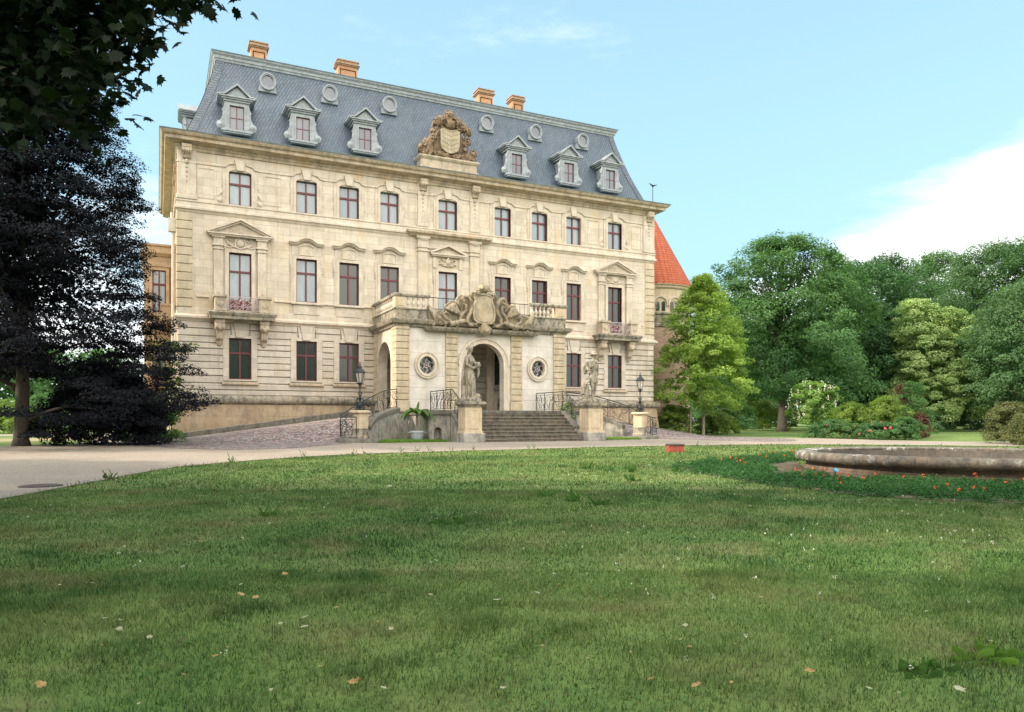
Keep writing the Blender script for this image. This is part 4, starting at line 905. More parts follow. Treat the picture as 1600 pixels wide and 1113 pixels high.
# ribbed shell crown and scallop at the foot
for k in range(9): a = PI * k / 8; s.tube([(15.22 + .10 * math.cos(a), yc - .22, 8.22 + .08 * math.sin(a)), (15.22 + .28 * math.cos(a), yc - .2, 8.30 + .2 * math.sin(a)), (15.22 + .40 * math.cos(a), yc - .05, 8.30 + .32 * math.sin(a))], [.03, .06, .07], 6)
blob_chain(s, [(14.72, 8.12), (14.95, 8.25), (15.22, 8.36), (15.5, 8.25), (15.72, 8.12)], 7, .11, .07, rnd, yc - .2)
s.ell((15.22, yc, 8.3), (.3, .2, .2))
s.ell((15.26, yc - .12, 6.32), (.3, .16, .2))
for k in range(11):
    a = -PI * (k + .5) / 11; s.tube([(15.26, yc - .30, 6.34), (15.26 + .20 * math.cos(a), yc - .36, 6.26 + .24 * math.sin(a)), (15.26 + .38 * math.cos(a), yc - .22, 6.24 + .42 * math.sin(a))], [.03, .058, .062], 6)
for sg in (-1, 1): s.tube([(15.26 + sg * .2, yc - .25, 6.46), (15.26 + sg * .45, yc - .28, 6.5), (15.26 + sg * .58, yc - .24, 6.36), (15.26 + sg * .46, yc - .22, 6.28)], [.06, .075, .06, .04], 6)
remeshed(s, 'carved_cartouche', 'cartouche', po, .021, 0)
s = MB(); shield = [(14.66, 8.0), (14.74, 7.74), (14.60, 7.45), (14.54, 7.0), (14.60, 6.66), (14.82, 6.46), (15.22, 6.38), (15.62, 6.46), (15.84, 6.66), (15.90, 7.0), (15.84, 7.45), (15.70, 7.74), (15.78, 8.0), (15.5, 8.1), (15.22, 8.14), (14.94, 8.1)]
sm = [(15.22 + (p[0] - 15.22) * .86, 7.27 + (p[1] - 7.27) * .88) for p in shield]
s.prism(shield, yc - .16, yc + .3); s.ring(shield, sm, yc - .21, yc - .15, 'y', True); s.prism([(15.22 + (p[0] - 15.22) * .8, 7.27 + (p[1] - 7.27) * .82) for p in shield], yc - .19, yc - .1)
s.build('cartouche_shield', 'cshield', po)
s = MB(); s.sweep([(0, 5.93), (.08, 5.96), (.16, 6.06), (.2, 6.16), (-.3, 6.22), (-.3, 5.93)], [(12.0, PY + .0), (12.0, PY - .32), (14.72, PY - .32), (14.72, PY)])
s.sweep([(0, 5.93), (.08, 5.96), (.16, 6.06), (.2, 6.16), (-.3, 6.22), (-.3, 5.93)], [(15.82, PY), (15.82, PY - .32), (18.42, PY - .32), (18.42, PY)]); s.build('cartouche_ledge', 'weather', po)

# ------------------------------------------------ side bay and downpipe on the sunny side
bay = MB(); bay.box(-1.65, -.002, 6, 11.5, 0, 11.4); bo = bay.build('side_bay', 'orange', palace)
s = MB(); s.sweep([(0, 10.75), (.1, 10.8), (.22, 10.95), (.22, 11.02), (0, 11.05)], [(-1.65, 11.5), (-1.65, 6), (0, 6)]); s.build('bay_cornice', 'orange', bo); s = MB(); s.sweep([(0, 11.36), (.1, 11.4), (.12, 11.5), (-.2, 11.5)], [(-1.65, 11.5), (-1.65, 6), (0, 6)]); s.build('bay_parapet', 'orange', bo); s = MB(); s.sweep([(0, 6.6), (.15, 6.65), (.2, 6.85), (0, 6.95)], [(-1.65, 11.5), (-1.65, 6), (0, 6)]); s.build('bay_string_course', 'orange', bo); s = MB(); s.sweep([(0, 2.0), (.2, 2.1), (.2, 2.4), (0, 2.5)], [(-1.65, 11.5), (-1.65, 6), (0, 6)]); s.build('bay_moulding', 'orange', bo)
for z0, z1 in ((7.5, 9.95), (3.5, 5.5)):
    fr, pn = window_meshes(.36, z0, z1, 0)
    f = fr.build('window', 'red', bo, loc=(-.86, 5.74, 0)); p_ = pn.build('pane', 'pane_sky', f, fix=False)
    if p_.data.polygons[0].normal.y > 0: p_.data.flip_normals()
    s = MB(); s.ring([(-.52, z0 - .1), (-.52, z1 + .18), (.52, z1 + .18), (.52, z0 - .1)], [(-.36, z0), (-.36, z1), (.36, z1), (.36, z0)], .06, .2, 'y', True); s.box(-.6, .6, .0, .2, z0 - .22, z0 - .1); s.box(-.56, .56, .02, .2, z1 + .2, z1 + .3); s.build('surround', 'orange', f)
s = MB(); s.box(-.75, -.0, 3.0, 6.0, 7.0, 7.5); s.box(-.8, 0, 2.95, 6.0, 7.5, 7.62); s.box(-.85, -.0, 2.9, 6, 6.75, 6.98); s.build('side_balcony', 'orange', bo)
s = MB()
for yy in (2.2, 4.6, 12.5, 14.5):
    for z0, z1 in ((12.7, 14.5), (7.7, 10.1)):
        s.box(-.06, .0, yy - .75, yy - .55, z0, z1 + .3); s.box(-.06, 0, yy + .55, yy + .75, z0, z1 + .3); s.box(-.1, 0, yy - .8, yy + .8, z1 + .3, z1 + .5); s.box(-.16, 0, yy - .25, yy + .25, z1 + .2, z1 + .62)
s.build('side_surrounds', 'orange', palace)
s = MB(); s.tube([(-.28, .35, 12.0), (-.28, .35, 11.2), (-.22, .35, 10.9), (-.22, .35, 7.0), (-.25, .35, 2.7), (-.42, .35, 2.2), (-.42, .3, .3)], .075, 8)
s.box(-.45, -.08, .2, .55, 11.0, 11.7); s.build('downpipe', 'pipe', palace, smooth=40)
s = MB(); s.tube([(-.12, -.12, 6.5), (-.12, -.12, 2.7), (-.40, -.28, 2.1), (-.46, -.34, .1)], .05, 8); s.build('drain_pipe', 'pipe', palace, smooth=40)

# ================================================================ GROUND
def strip(name, A, B, nu, nv, zf, mat, kind='structure', ease=None):
    def samp(P_, t):
        P_ = [np.array(p, float) for p in P_]; s_ = [0.]
        for i in range(1, len(P_)): s_.append(s_[-1] + np.linalg.norm(P_[i] - P_[i - 1]))
        d = t * s_[-1]
        for i in range(1, len(P_)):
            if d <= s_[i] + 1e-9: return P_[i - 1] + (P_[i] - P_[i - 1]) * ((d - s_[i - 1]) / max(1e-9, s_[i] - s_[i - 1]))
        return P_[-1]
    mb = MB(); vs = []; fs = []
    for i in range(nu + 1):
        a, b_ = samp(A, i / nu), samp(B, i / nu)
        for j in range(nv + 1):
            p = a + (b_ - a) * j / nv; vs.append((p[0], p[1], zf(p[0], p[1])))
    for i in range(nu):
        for j in range(nv): k = i * (nv + 1) + j; fs.append((k, k + 1, k + nv + 2, k + nv + 1))
    mb.add(vs, fs); o = mb.build(name, mat, fix=False)
    if o.data.polygons[0].normal.z < 0: o.data.flip_normals()
    return tag(o, kind=kind)
def smooth_curve(P_, n=6):
    P_ = [np.array(p, float) for p in P_]; out_ = []
    for i in range(len(P_) - 1):
        p0, p1, p2, p3 = P_[max(0, i - 1)], P_[i], P_[i + 1], P_[min(len(P_) - 1, i + 2)]
        for k in range(n):
            t = k / n; out_.append(.5 * ((2 * p1) + (-p0 + p2) * t + (2 * p0 - 5 * p1 + 4 * p2 - p3) * t * t + (-p0 + 3 * p1 - 3 * p2 + p3) * t ** 3))
    out_.append(P_[-1]); return [tuple(p) for p in out_]
mb = MB(); xs = [-900, -400, -200] + list(range(-100, 141, 4)) + [220, 420, 900]; ys = [-300, -150, -90] + [-60 + 3 * i for i in range(14)] + [-19 + .5 * i for i in range(25)] + [-4 + 3 * i for i in range(22)] + [100, 200, 500, 1200]
vs = [(x, y, gz(x, y)) for x in xs for y in ys]; ny = len(ys)
mb.add(vs, [(i * ny + j, (i + 1) * ny + j, (i + 1) * ny + j + 1, i * ny + j + 1) for i in range(len(xs) - 1) for j in range(ny - 1)])
tag(mb.build('lawn', 'turf', fix=False), kind='structure')
EDGE = smooth_curve([(-14, -60), (-8, -44), (-4.6, -34), (-2.95, -29.7), (-2.0, -26.8), (-.25, -22.3), (3.8, -18.2), (7.2, -16.9), (14.9, -15.6), (20, -15.2), (26.4, -16.0), (30.7, -19.2), (35, -25), (39, -34), (42, -50)])
UP = smooth_curve([(-60, -40), (-40, -24), (-22, -13), (-6.5, -7.4), (-1.6, -2.4), (3, -7), (8, -9.3), (11, -9.0), (20, -9.0), (24, -8.7), (28, -8.6), (33, -9.0), (37, -14.6), (44, -22), (60, -50)])
strip('gravel_path', EDGE, UP, 110, 10, lambda x, y: gz(x, y) + .012, 'gravel')
MX = 2 * ACX
def full(x): return max(0., min(1.62, .04 + .132 * (x + 1.4)))
def rampz(x, y):
    xx = min(x, MX - x); t = min(1, max(0, (y + 9.2) / 6.2)); t = t * t * (3 - 2 * t)
    return max(gz(x, y) + .02, full(xx) * t + .02)
A_ = [(-1.6, -1.3), (2, -1.2), (6, -1.2), (10.34, -1.0)]; B_ = smooth_curve([(-1.7, -1.9), (-2.2, -5), (-.8, -10.8), (1.5, -13.2), (3.6, -12.9), (5.6, -10.8), (6.9, -8.9), (7.6, -7.4), (8.7, -6.1), (10.34, -4.5)])
strip('cobbled_drive', A_, B_, 60, 30, rampz, 'cobble')
strip('cobbled_drive', [(MX - a, b_) for a, b_ in A_], [(MX - a, b_) for a, b_ in B_[:-1]] + [(MX - 10.34, -4.5)], 60, 30, rampz, 'cobble')
strip('sandy_ground', [(-30, -3), (-14, 0), (-5, 2)], [(-36, 6), (-14, 8), (-3, 10)], 12, 4, lambda x, y: gz(x, y) + .004, 'sand')
strip('side_path', [(-60, 14), (-20, 17), (-1, 19)], [(-62, 22), (-20, 24), (-1, 26)], 12, 4, lambda x, y: .13, 'gravel')
strip('side_path', [(-1.4, -2), (-1.9, 8), (-2.2, 19)], [(-3.6, -4), (-4.4, 8), (-4.6, 19)], 8, 2, lambda x, y: gz(x, y) + .009, 'gravel')

def mirror(p): return [(MX - a, *r_) for a, *r_ in p]
def low_wall(name, pts, thick, label, cat, mat='kerb', zb=-.05, group=None):
    """wall following 3-D top points"""
    mb = MB(); n = len(pts); P2 = [Vector(p[:2]) for p in pts]; vs = []
    for i, p in enumerate(pts):
        d = (P2[min(n - 1, i + 1)] - P2[max(0, i - 1)]).normalized(); nn = Vector((-d.y, d.x)) * thick / 2
        for sg, z in ((1, zb), (1, p[2] - .03), (.85, p[2]), (-.85, p[2]), (-1, p[2] - .03), (-1, zb)): vs.append((p[0] + nn.x * sg, p[1] + nn.y * sg, z))
    fs = [(i * 6 + k, i * 6 + (k + 1) % 6, (i + 1) * 6 + (k + 1) % 6, (i + 1) * 6 + k) for i in range(n - 1) for k in range(6)] + [tuple(range(6)), tuple((n - 1) * 6 + 5 - k for k in range(6))]
    mb.add(vs, fs); return mb.build(name, mat, label=label, cat=cat, group=group)
KI = [(-1.75, -1.15, .27), (-1.2, -1.0, .36), (2, -.95, .80), (6, -.95, 1.34), (8, -.95, 1.6), (9.9, -.95, 1.84)]
low_wall('kerb_wall', KI, .36, 'dark mossy stone kerb climbing along the palace foot left of the porch', 'kerb wall')
low_wall('kerb_wall', mirror(KI), .36, 'low stone kerb descending along the palace foot right of the porch', 'kerb wall')
KO = smooth_curve([(10.3, -4.65, 1.74), (9.4, -5.5, 1.54), (8.6, -6.4, 1.26), (8.05, -7.2, .82)], 5)
ow = low_wall('ramp_wall', KO, .34, 'grey retaining wall with mossy coping between left lamp pedestal and porch', 'retaining wall', 'slab')
ow2 = low_wall('ramp_wall', mirror(KO), .34, 'grey retaining wall with coping between right lamp pedestal and porch', 'retaining wall', 'slab')
for par, pts in ((ow, KO), (ow2, mirror(KO))):
    o = low_wall('coping', [(a, b_, c_ + .10) for a, b_, c_ in pts], .46, None, None, 'kerb', 0.)
    me = o.data   # raise the underside so that it reads as a coping slab
    n = len(pts)
    for i in range(n):
        for k in (0, 5): me.vertices[i * 6 + k].co.z = pts[i][2] - .12
    o.parent = par
# rounded kerbs that carry the lamp pedestals
for cx_, lab in ((7.55, 'rounded dark stone kerb under the left lamp pedestal'), (MX - 7.55, 'rounded dark stone kerb under the right lamp pedestal')):
    s = MB(); s.lathe([(.95, -.05), (.95, .22), (.90, .30), (.45, .33)], 22, (cx_, -8.0, 0), sx=1.15); s.build('pedestal_kerb', 'kerb', label=lab, cat='kerb', smooth=40)

# ================================================================ STAIRCASE
LX0, LX1, LY, TOP = 12.05, 18.72, -7.9, 1.67
st = empty('stone_staircase', (15.4, -9, .1), label='broad dark weathered stone steps rising to the arched porch', cat='staircase')
def in_st(mb, name, mat, **k):
    o = mb.build(name, mat, **k); o.parent = st; o.matrix_parent_inverse = Matrix.Translation((-15.4, 9, -.1)); return o
s = MB(); s.box(LX0, LX1, LY + .02, PY - .045, 0, TOP - .02); s.box(LX0 - .04, LX1 + .04, LY, PY - .05, TOP - .14, TOP); in_st(s, 'landing', 'kerb')
NS = 9; z0 = .10; rise = (TOP - z0) / NS; run = .268
random.seed(4)
for k in range(NS - 1):
    zt = TOP - rise * (k + 1); yf = LY - run * (k + 1)
    s = MB(); xs_ = sorted([12.45, 18.32] + [12.45 + 5.87 * (j + random.uniform(-.25, .25)) / 4 for j in (1, 2, 3)])
    for a, b_ in zip(xs_[:-1], xs_[1:]):
        dz = random.uniform(-.006, .004); s.bev(a + .004, b_ - .004, yf - .02 + random.uniform(-.008, .008), yf + run + .03, zt - .055 + dz, zt + dz, .012); s.box(a, b_, yf + .02, yf + run, -.05 if k == NS - 2 else zt - rise - .02, zt - .05)
    in_st(s, 'step', 'step')
for xa, xb in ((LX0, 12.45), (18.32, LX1)):
    s = MB(); s.prism([(LY, TOP - .12), (-9.1, .72), (-9.1, -.05), (LY, -.05)], xa + .03, xb - .03, 'x'); in_st(s, 'cheek_wall', 'slab')
    s = MB(); s.prism([(LY, TOP), (-9.1, .86), (-9.1, .72), (LY, TOP - .14)], xa, xb, 'x'); in_st(s, 'cheek_coping', 'kerb')
s = MB()
arch_wall(s, 10.98, LX0, .0, 1.45, 11.42, .21, .62, LY, LY + .35, 10); s.box(10.98, LX0, LY + .3, PY - .05, 0, 1.45); in_st(s, 'niche_wall', 'slab')
s = MB(); s.box(10.9, LX0 - .01, LY - .08, PY - .06, 1.45, 1.67); in_st(s, 'niche_coping', 'kerb')

# ================================================================ PEDESTALS AND STATUES
def pedestal(loc, label):
    e = empty('statue_pedestal', loc, label=label, cat='pedestal', group='statue pedestals flanking the steps')
    s = MB()
    for sx, sy in ((1, 1),): s.bev(-.72, .72, -.72, .7, 0, .44, .02)
    s.build('plinth_block', 'kerb', e).data.materials[0] = M['slab']
    s = MB(); s.box(-.62, .62, -.62, .62, .44, .52); s.bev(-.56, .56, -.56, .56, .52, 1.66, .01)
    for rot in (0, -90): s.ribbon([(-.36, .64), (.36, .64), (.36, 1.52), (-.36, 1.52)], .035, -.585, -.55, closed=True, mat=Matrix.Rotation(R(rot), 4, 'Z')); s.bev(-.34, .34, -.575, -.5, .66, 1.5, .01, mat=Matrix.Rotation(R(rot), 4, 'Z'))
    s.build('shaft', 'pedestal', e)
    s = MB(); s.box(-.60, .60, -.60, .60, 1.66, 1.74); s.box(-.68, .68, -.68, .68, 1.74, 1.80); s.box(-.76, .76, -.76, .76, 1.80, 1.90); s.box(-.70, .70, -.70, .70, 1.90, 1.94); s.build('cap', 'weather', e)
    e.scale = (.77, .77, 1)
    return e
pedestal((12.42, -9.6, .12), 'panelled stone pedestal under the woman statue, left of the steps')
pedestal((19.12, -9.6, .12), 'panelled stone pedestal under the hatted man statue, right of the steps')
def statue_woman(loc, rz):
    s = MB(); T = lambda *p: s.tube(*p)
    s.box(-.5, .5, -.42, .42, 0, .12); s.ell((.22, -.1, .16), (.28, .25, .12)); s.ell((.30, -.25, .22), (.16, .2, .12))
    T([(-.10, 0, .12), (-.12, .02, .7), (-.10, 0, 1.18)], [.10, .12, .17], 12); T([(.12, -.14, .14), (.13, -.13, .68), (.08, -.03, 1.18)], [.10, .13, .17], 12)   # legs in skirt
    s.ell((0, 0, 1.22), (.23, .18, .2)); T([(0, 0, 1.2), (-.01, .02, 1.42), (0, .01, 1.62), (0, .02, 1.80)], [.2, .155, .19, .17], 12); s.ell((0, .02, 1.82), (.25, .13, .10))
    s.ell((-.09, -.12, 1.66), (.09, .09, .09)); s.ell((.09, -.12, 1.66), (.09, .09, .09))
    T([(0, .02, 1.85), (.01, 0, 2.02)], [.075, .065], 8); s.ell((.03, -.03, 2.16), (.105, .13, .155), 12, 9); s.ell((0, .04, 2.2), (.13, .14, .14), 10, 8); s.ell((-.01, .16, 2.18), (.075, .08, .075)); s.ell((.04, -.155, 2.14), (.025, .03, .04)); T([(-.1, .05, 2.12), (-.12, .08, 1.95), (-.08, .12, 1.85)], [.05, .04, .03], 6)
    T([(-.24, .02, 1.80), (-.30, -.04, 1.50), (-.08, -.26, 1.36), (.10, -.34, 1.42)], [.085, .075, .06, .045], 8); T([(.24, .02, 1.80), (.30, -.08, 1.54), (.24, -.32, 1.44), (.14, -.36, 1.46)], [.085, .075, .06, .045], 8)
    s.ell((.12, -.40, 1.48), (.13, .12, .12)); s.ell((.2, -.44, 1.56), (.07, .07, .07)); s.ell((.02, -.42, 1.56), (.07, .07, .06)); T([(.16, -.42, 1.4), (.2, -.42, 1.15), (.16, -.38, .98)], [.07, .06, .045], 6); T([(.24, -.44, 1.52), (.36, -.44, 1.46)], [.05, .03], 6)
    for k in range(11):   # skirt folds
        a = 2 * PI * k / 11; x, y = math.cos(a), math.sin(a)
        T([(.17 * x, .14 * y, 1.26), (.24 * x - .01, .20 * y - .03, .8), (.25 * x + .02 * math.sin(k * 3), .22 * y - .02, .45), (.24 * x, .22 * y, .13)], [.04, .05, .05, .05], 6)
    for k in range(6): T([(-.2, -.08 + .02 * k, 1.34 - .03 * k), (0, -.22 - .02 * k * .4, 1.22 - .06 * k), (.2, -.12, 1.1 - .04 * k), (.22, .02, 1.2)], .035, 6)
    T([(-.22, -.1, 1.15), (-.26, -.14, .9), (-.20, -.12, .66)], [.07, .08, .04], 6)
    for k in range(5): T([(-.22 + .03 * k, .10, 1.85), (-.36 + .05 * k, .18, 1.3), (-.38 + .06 * k, .22, .7), (-.34 + .05 * k, .26, .13)], [.05, .065, .07, .07], 6)
    T([(-.36, .12, .12), (-.37, .14, .35), (-.34, .14, .62)], [.12, .1, .08], 8)
    o = remeshed(s, 'statue', 'statue', voxel=.022, smooth_it=1); o.location = loc; o.rotation_euler = (0, 0, rz)
    return tag(o, 'weathered stone statue of a draped woman holding a bundle, left of the steps', 'statue')
def statue_man(loc, rz):
    s = MB(); T = lambda *p: s.tube(*p)
    s.box(-.48, .48, -.42, .42, 0, .12)
    T([(-.02, -.06, .14), (-.04, -.05, .32), (-.05, -.08, .68), (-.06, -.02, 1.0), (-.07, 0, 1.24)], [.05, .075, .075, .125, .15], 10); s.ell((-.02, -.14, .15), (.06, .14, .05))
    T([(.16, .08, .14), (.17, .10, .34), (.17, -.0, .70), (.12, 0, 1.0), (.09, 0, 1.24)], [.05, .078, .078, .125, .15], 10); s.ell((.19, .0, .15), (.06, .14, .05))
    s.ell((.01, 0, 1.26), (.2, .15, .15)); T([(.01, 0, 1.24), (.02, 0, 1.45), (.03, 0, 1.66), (.03, .01, 1.82)], [.175, .16, .21, .19], 12); s.ell((.03, .01, 1.85), (.29, .13, .10)); s.ell((-.07, -.13, 1.72), (.11, .07, .09)); s.ell((.13, -.13, 1.72), (.11, .07, .09))
    T([(.03, 0, 1.88), (.06, -.02, 2.04)], [.08, .07], 8); s.ell((.08, -.04, 2.17), (.10, .125, .15), 12, 9); s.ell((.08, -.17, 2.15), (.025, .03, .04)); s.ell((.07, 0, 2.2), (.125, .14, .13))
    s.lathe([(.02, -.03), (.235, -.02), (.25, .01), (.13, .05), (.12, .12), (.07, .17), (.02, .18)], 16, (.07, -.02, 2.25), sy=1.05)
    T([(.29, 0, 1.83), (.38, .04, 1.52), (.30, -.08, 1.32), (.2, -.16, 1.32)], [.085, .07, .055, .045], 8)
    T([(-.25, 0, 1.83), (-.40, -.02, 1.68), (-.38, -.12, 1.52), (-.22, -.17, 1.50)], [.09, .075, .06, .05], 8)
    for k in range(7): T([(.2 - .02 * k, -.10, 1.90 - .012 * k), (-.1, -.17, 1.92 - .035 * k), (-.40, -.06, 1.88 - .05 * k), (-.50 + .02 * k, .06, 1.68 - .03 * k), (-.40, .12, 1.45 - .02 * k)], .045, 6)
    T([(-.3, .1, 1.5), (-.35, .12, 1.35)], [.12, .04], 6)
    for k in range(6): T([(-.2, -.06, 1.22 - .02 * k), (0, -.17, 1.14 - .04 * k), (.2, -.12, 1.24 - .05 * k), (.26, .02, 1.2 - .03 * k)], .04, 6)
    for k in range(4): T([(.24, -.06 + .04 * k, 1.24), (.27, -.04 + .04 * k, 1.0), (.24, -.02 + .04 * k, .8)], [.045, .05, .03], 6)
    T([(-.26, .14, .12), (-.28, .14, .55), (-.26, .12, .82)], [.2, .17, .12], 10)
    for k in range(6): T([(-.1, -.02 + .03 * k, 1.08), (-.28, -.02 + .04 * k, .96), (-.44, 0 + .04 * k, .84), (-.50, .02 + .04 * k, .60), (-.52 + .02 * (k % 2), .02 + .04 * k, .40)], [.04, .05, .05, .045, .03], 6)
    o = remeshed(s, 'statue', 'statue', voxel=.022, smooth_it=1); o.location = loc; o.rotation_euler = (0, 0, rz)
    return tag(o, 'weathered stone statue of a man in hat and cloak, right of the steps', 'statue')
sw = statue_woman((12.42, -9.6, 2.06), R(28)); sw.scale = (.9, .9, 1.15); sm_ = statue_man((19.18, -9.6, 2.06), R(12)); sm_.scale = (1.12, 1.05, 1.10)

# ================================================================ LAMPS
def lamp_pedestal(loc, label):
    e = empty('lamp_pedestal', loc, label=label, cat='pedestal', group='lamp pedestals')
    s = MB(); s.lathe([(.46, 0), (.46, .12), (.40, .16), (.38, .42), (.40, .46), (.37, .5)], 8, ph=PI / 8); s.build('base', 'weather', e)
    s = MB(); s.lathe([(.37, .5), (.37, 1.14)], 8, ph=PI / 8)
    for k in range(4): s.ribbon([(-.12, .58), (.12, .58), (.12, 1.06), (-.12, 1.06)], .025, -.362, -.33, closed=True, mat=Matrix.Rotation(R(90 * k), 4, 'Z'))
    s.build('shaft', 'pedestal', e)
    s = MB(); s.lathe([(.38, 1.14), (.42, 1.18), (.50, 1.22), (.50, 1.29), (.42, 1.32)], 8, ph=PI / 8); s.build('cap', 'pedestal', e)
    return e
def street_lamp(loc, label, proto=[None]):
    if proto[0]:
        r = proto[0].copy(); col.objects.link(r); r.location = loc; r['label'] = label
        for ch in list(proto[0].children):
            c_ = ch.copy(); col.objects.link(c_); c_.parent = r
            for g_ in ch.children: d_ = g_.copy(); col.objects.link(d_); d_.parent = c_
        return r
    e = empty('street_lamp', loc, label=label, cat='street lamp', group='black lanterns flanking the entrance')
    s = MB()
    s.lathe([(.20, 0), (.20, .04), (.09, .07), (.07, .2), (.10, .24), (.06, .3), (.045, .6), (.07, .64), (.035, .7), (.03, 1.18), (.05, 1.22), (.03, 1.26)], 10)
    for k in range(4):
        m_ = Matrix.Rotation(PI / 2 * k + .4, 4, 'Z')
        s.tube([(.05, 0, .50), (.12, 0, .58), (.20, 0, .54), (.23, 0, .40), (.19, 0, .25), (.22, 0, .10), (.28, 0, .06), (.30, 0, .14), (.26, 0, .17)], .018, 5, mat=m_)
        s.tube([(.05, 0, .20), (.14, 0, .14), (.20, 0, .28), (.14, 0, .40), (.09, 0, .36)], .014, 5, mat=m_)
        s.tube([(.03, 0, .66), (.09, 0, .72), (.12, 0, .82), (.08, 0, .86)], .012, 5, mat=m_); s.tube([(.02, 0, 1.1), (.08, 0, 1.14), (.10, 0, 1.22), (.06, 0, 1.2)], .012, 5, mat=m_)
    s.build('lamp_post', 'iron', e, smooth=50)
    l = MB(); n = 6
    l.lathe([(.10, 1.24), (.115, 1.27), (.115, 1.30)], n)
    for k in range(n):
        a = 2 * PI * k / n; l.tube([(.11 * math.cos(a), .11 * math.sin(a), 1.28), (.225 * math.cos(a), .225 * math.sin(a), 1.76)], .013, 4)
        l.tube([(.16 * math.cos(a), .16 * math.sin(a), 1.28), (.14 * math.cos(a), .14 * math.sin(a), 1.22)], .012, 4)
    lo = l.build('lantern', 'iron', e)
    g_ = MB(); vs = [(r_ * math.cos(2 * PI * k / n), r_ * math.sin(2 * PI * k / n), z_) for r_, z_ in ((.105, 1.29), (.215, 1.75)) for k in range(n)]; g_.add(vs, [(k, (k + 1) % n, n + (k + 1) % n, n + k) for k in range(n)]); g_.build('lantern_glass', 'lglass', lo, fix=False)
    g_ = MB(); g_.lathe([(.03, 1.3), (.03, 1.42), (.02, 1.5)], 8); g_.build('lamp_burner', 'lightiron', lo)
    c_ = MB(); c_.lathe([(.23, 1.75), (.27, 1.76), (.27, 1.79), (.19, 1.88), (.10, 1.96), (.09, 2.0), (.11, 2.02), (.05, 2.08), (.03, 2.12), (.04, 2.16), (.012, 2.26)], n)
    c_.build('lantern_roof', 'iron', lo)
    proto[0] = e; return e
lamp_pedestal((7.55, -8.0, .30), 'octagonal stone pedestal carrying the left lantern beside the curled railing')
lamp_pedestal((MX - 7.50, -8.0, .30), 'octagonal stone pedestal carrying the right lantern near the young maple')
street_lamp((7.55, -8.0, 1.62), 'black wrought iron lantern on the pedestal left of the steps')
street_lamp((MX - 7.50, -8.0, 1.62), 'black wrought iron lantern on the pedestal right of the steps')

# ================================================================ WROUGHT IRON RAILINGS
def railing(pts, h, label, sd, step=.62, origin=None):
    """pts: 3-D foot points; scrollwork panels between posts"""
    P_ = [Vector(p) for p in pts]; cum = [0.]
    for a, b_ in zip(P_[:-1], P_[1:]): cum.append(cum[-1] + (Vector(b_[:2]) - Vector(a[:2])).length)
    def at_(s_):
        s_ = max(0, min(cum[-1], s_))
        for i in range(len(cum) - 1):
            if s_ <= cum[i + 1] + 1e-9: return P_[i].lerp(P_[i + 1], (s_ - cum[i]) / max(1e-9, cum[i + 1] - cum[i]))
        return P_[-1]
    def q(s_, z): p = at_(s_); return (p.x, p.y, p.z + z)
    e = empty('iron_railing', tuple(P_[0]), label=label, cat='railing', group='scrolled black iron railings')
    inv = Matrix.Translation(-P_[0]); rnd = random.Random(sd); tot = cum[-1]; n = max(1, round(tot / step)); wd = tot / n
    def put(mb, name): o = mb.build(name, 'iron', e); o.matrix_parent_inverse = inv; return o
    N_ = max(2, int(tot / .12)); line = lambda z: [q(tot * i / N_, z) for i in range(N_ + 1)]
    s = MB(); s.tube(line(h), .026, 6); put(s, 'handrail')
    s = MB(); s.tube(line(.08), .014, 4); s.tube(line(h - .12), .012, 4); put(s, 'rail')
    for k in range(0, n + 1, 2):
        s = MB(); s.tube([q(k * wd, 0), q(k * wd, h + .01)], .02, 5); put(s, 'post')
    s = MB()
    for k in range(n):
        for j in range(2):
            cs, cz = wd * (k + .5), h * (.28 + .38 * j); rr = min(wd * .46, h * .2); ph = rnd.uniform(0, 6.28); sg = rnd.choice((-1, 1))
            s.tube([q(cs + rr * (1 - t / 18) * math.cos(ph + sg * t * .55), cz + rr * (1 - t / 18) * math.sin(ph + sg * t * .55)) for t in range(14)], .011, 4)
        sg = rnd.choice((-1, 1))
        s.tube([q(k * wd, h * (.5 - .38 * sg)), q(k * wd + wd * .3, h * .5), q(k * wd + wd * .7, h * (.5 + .1 * sg)), q((k + 1) * wd, h * (.5 + .36 * sg))], .012, 4)
        s.tube([q(k * wd + wd * .2, .08), q(k * wd + wd * .05, h * .3), q(k * wd + wd * .35, h * .62), q(k * wd + wd * .1, h - .12)], .011, 4)
    put(s, 'scrollwork'); return e
def rpath(mir=False):
    P_ = smooth_curve([(10.3, -4.72, 1.80), (9.4, -5.5, 1.64), (8.6, -6.4, 1.36), (7.7, -7.15, .95), (7.0, -7.5, .55), (6.62, -8.0, .32), (6.75, -8.5, .31), (7.2, -8.72, .31)], 4)
    return mirror(P_) if mir else P_
railing(rpath(), 1.0, 'scrolled iron railing curling around the left lamp pedestal up to the porch', 1)
railing(rpath(True), 1.0, 'scrolled iron railing sweeping down from the porch to the right lamp pedestal', 2)
railing([(12.2, PY - .15, 1.68), (12.2, LY + .1, 1.68), (12.2, -9.1, 1.0)], 1.02, 'scrolled iron railing beside the stairs behind the woman statue', 3, .5)
railing([(18.55, PY - .15, 1.68), (18.55, LY + .1, 1.68), (18.55, -9.1, 1.0)], 1.02, 'scrolled iron railing beside the stairs behind the hatted man statue', 4, .5)

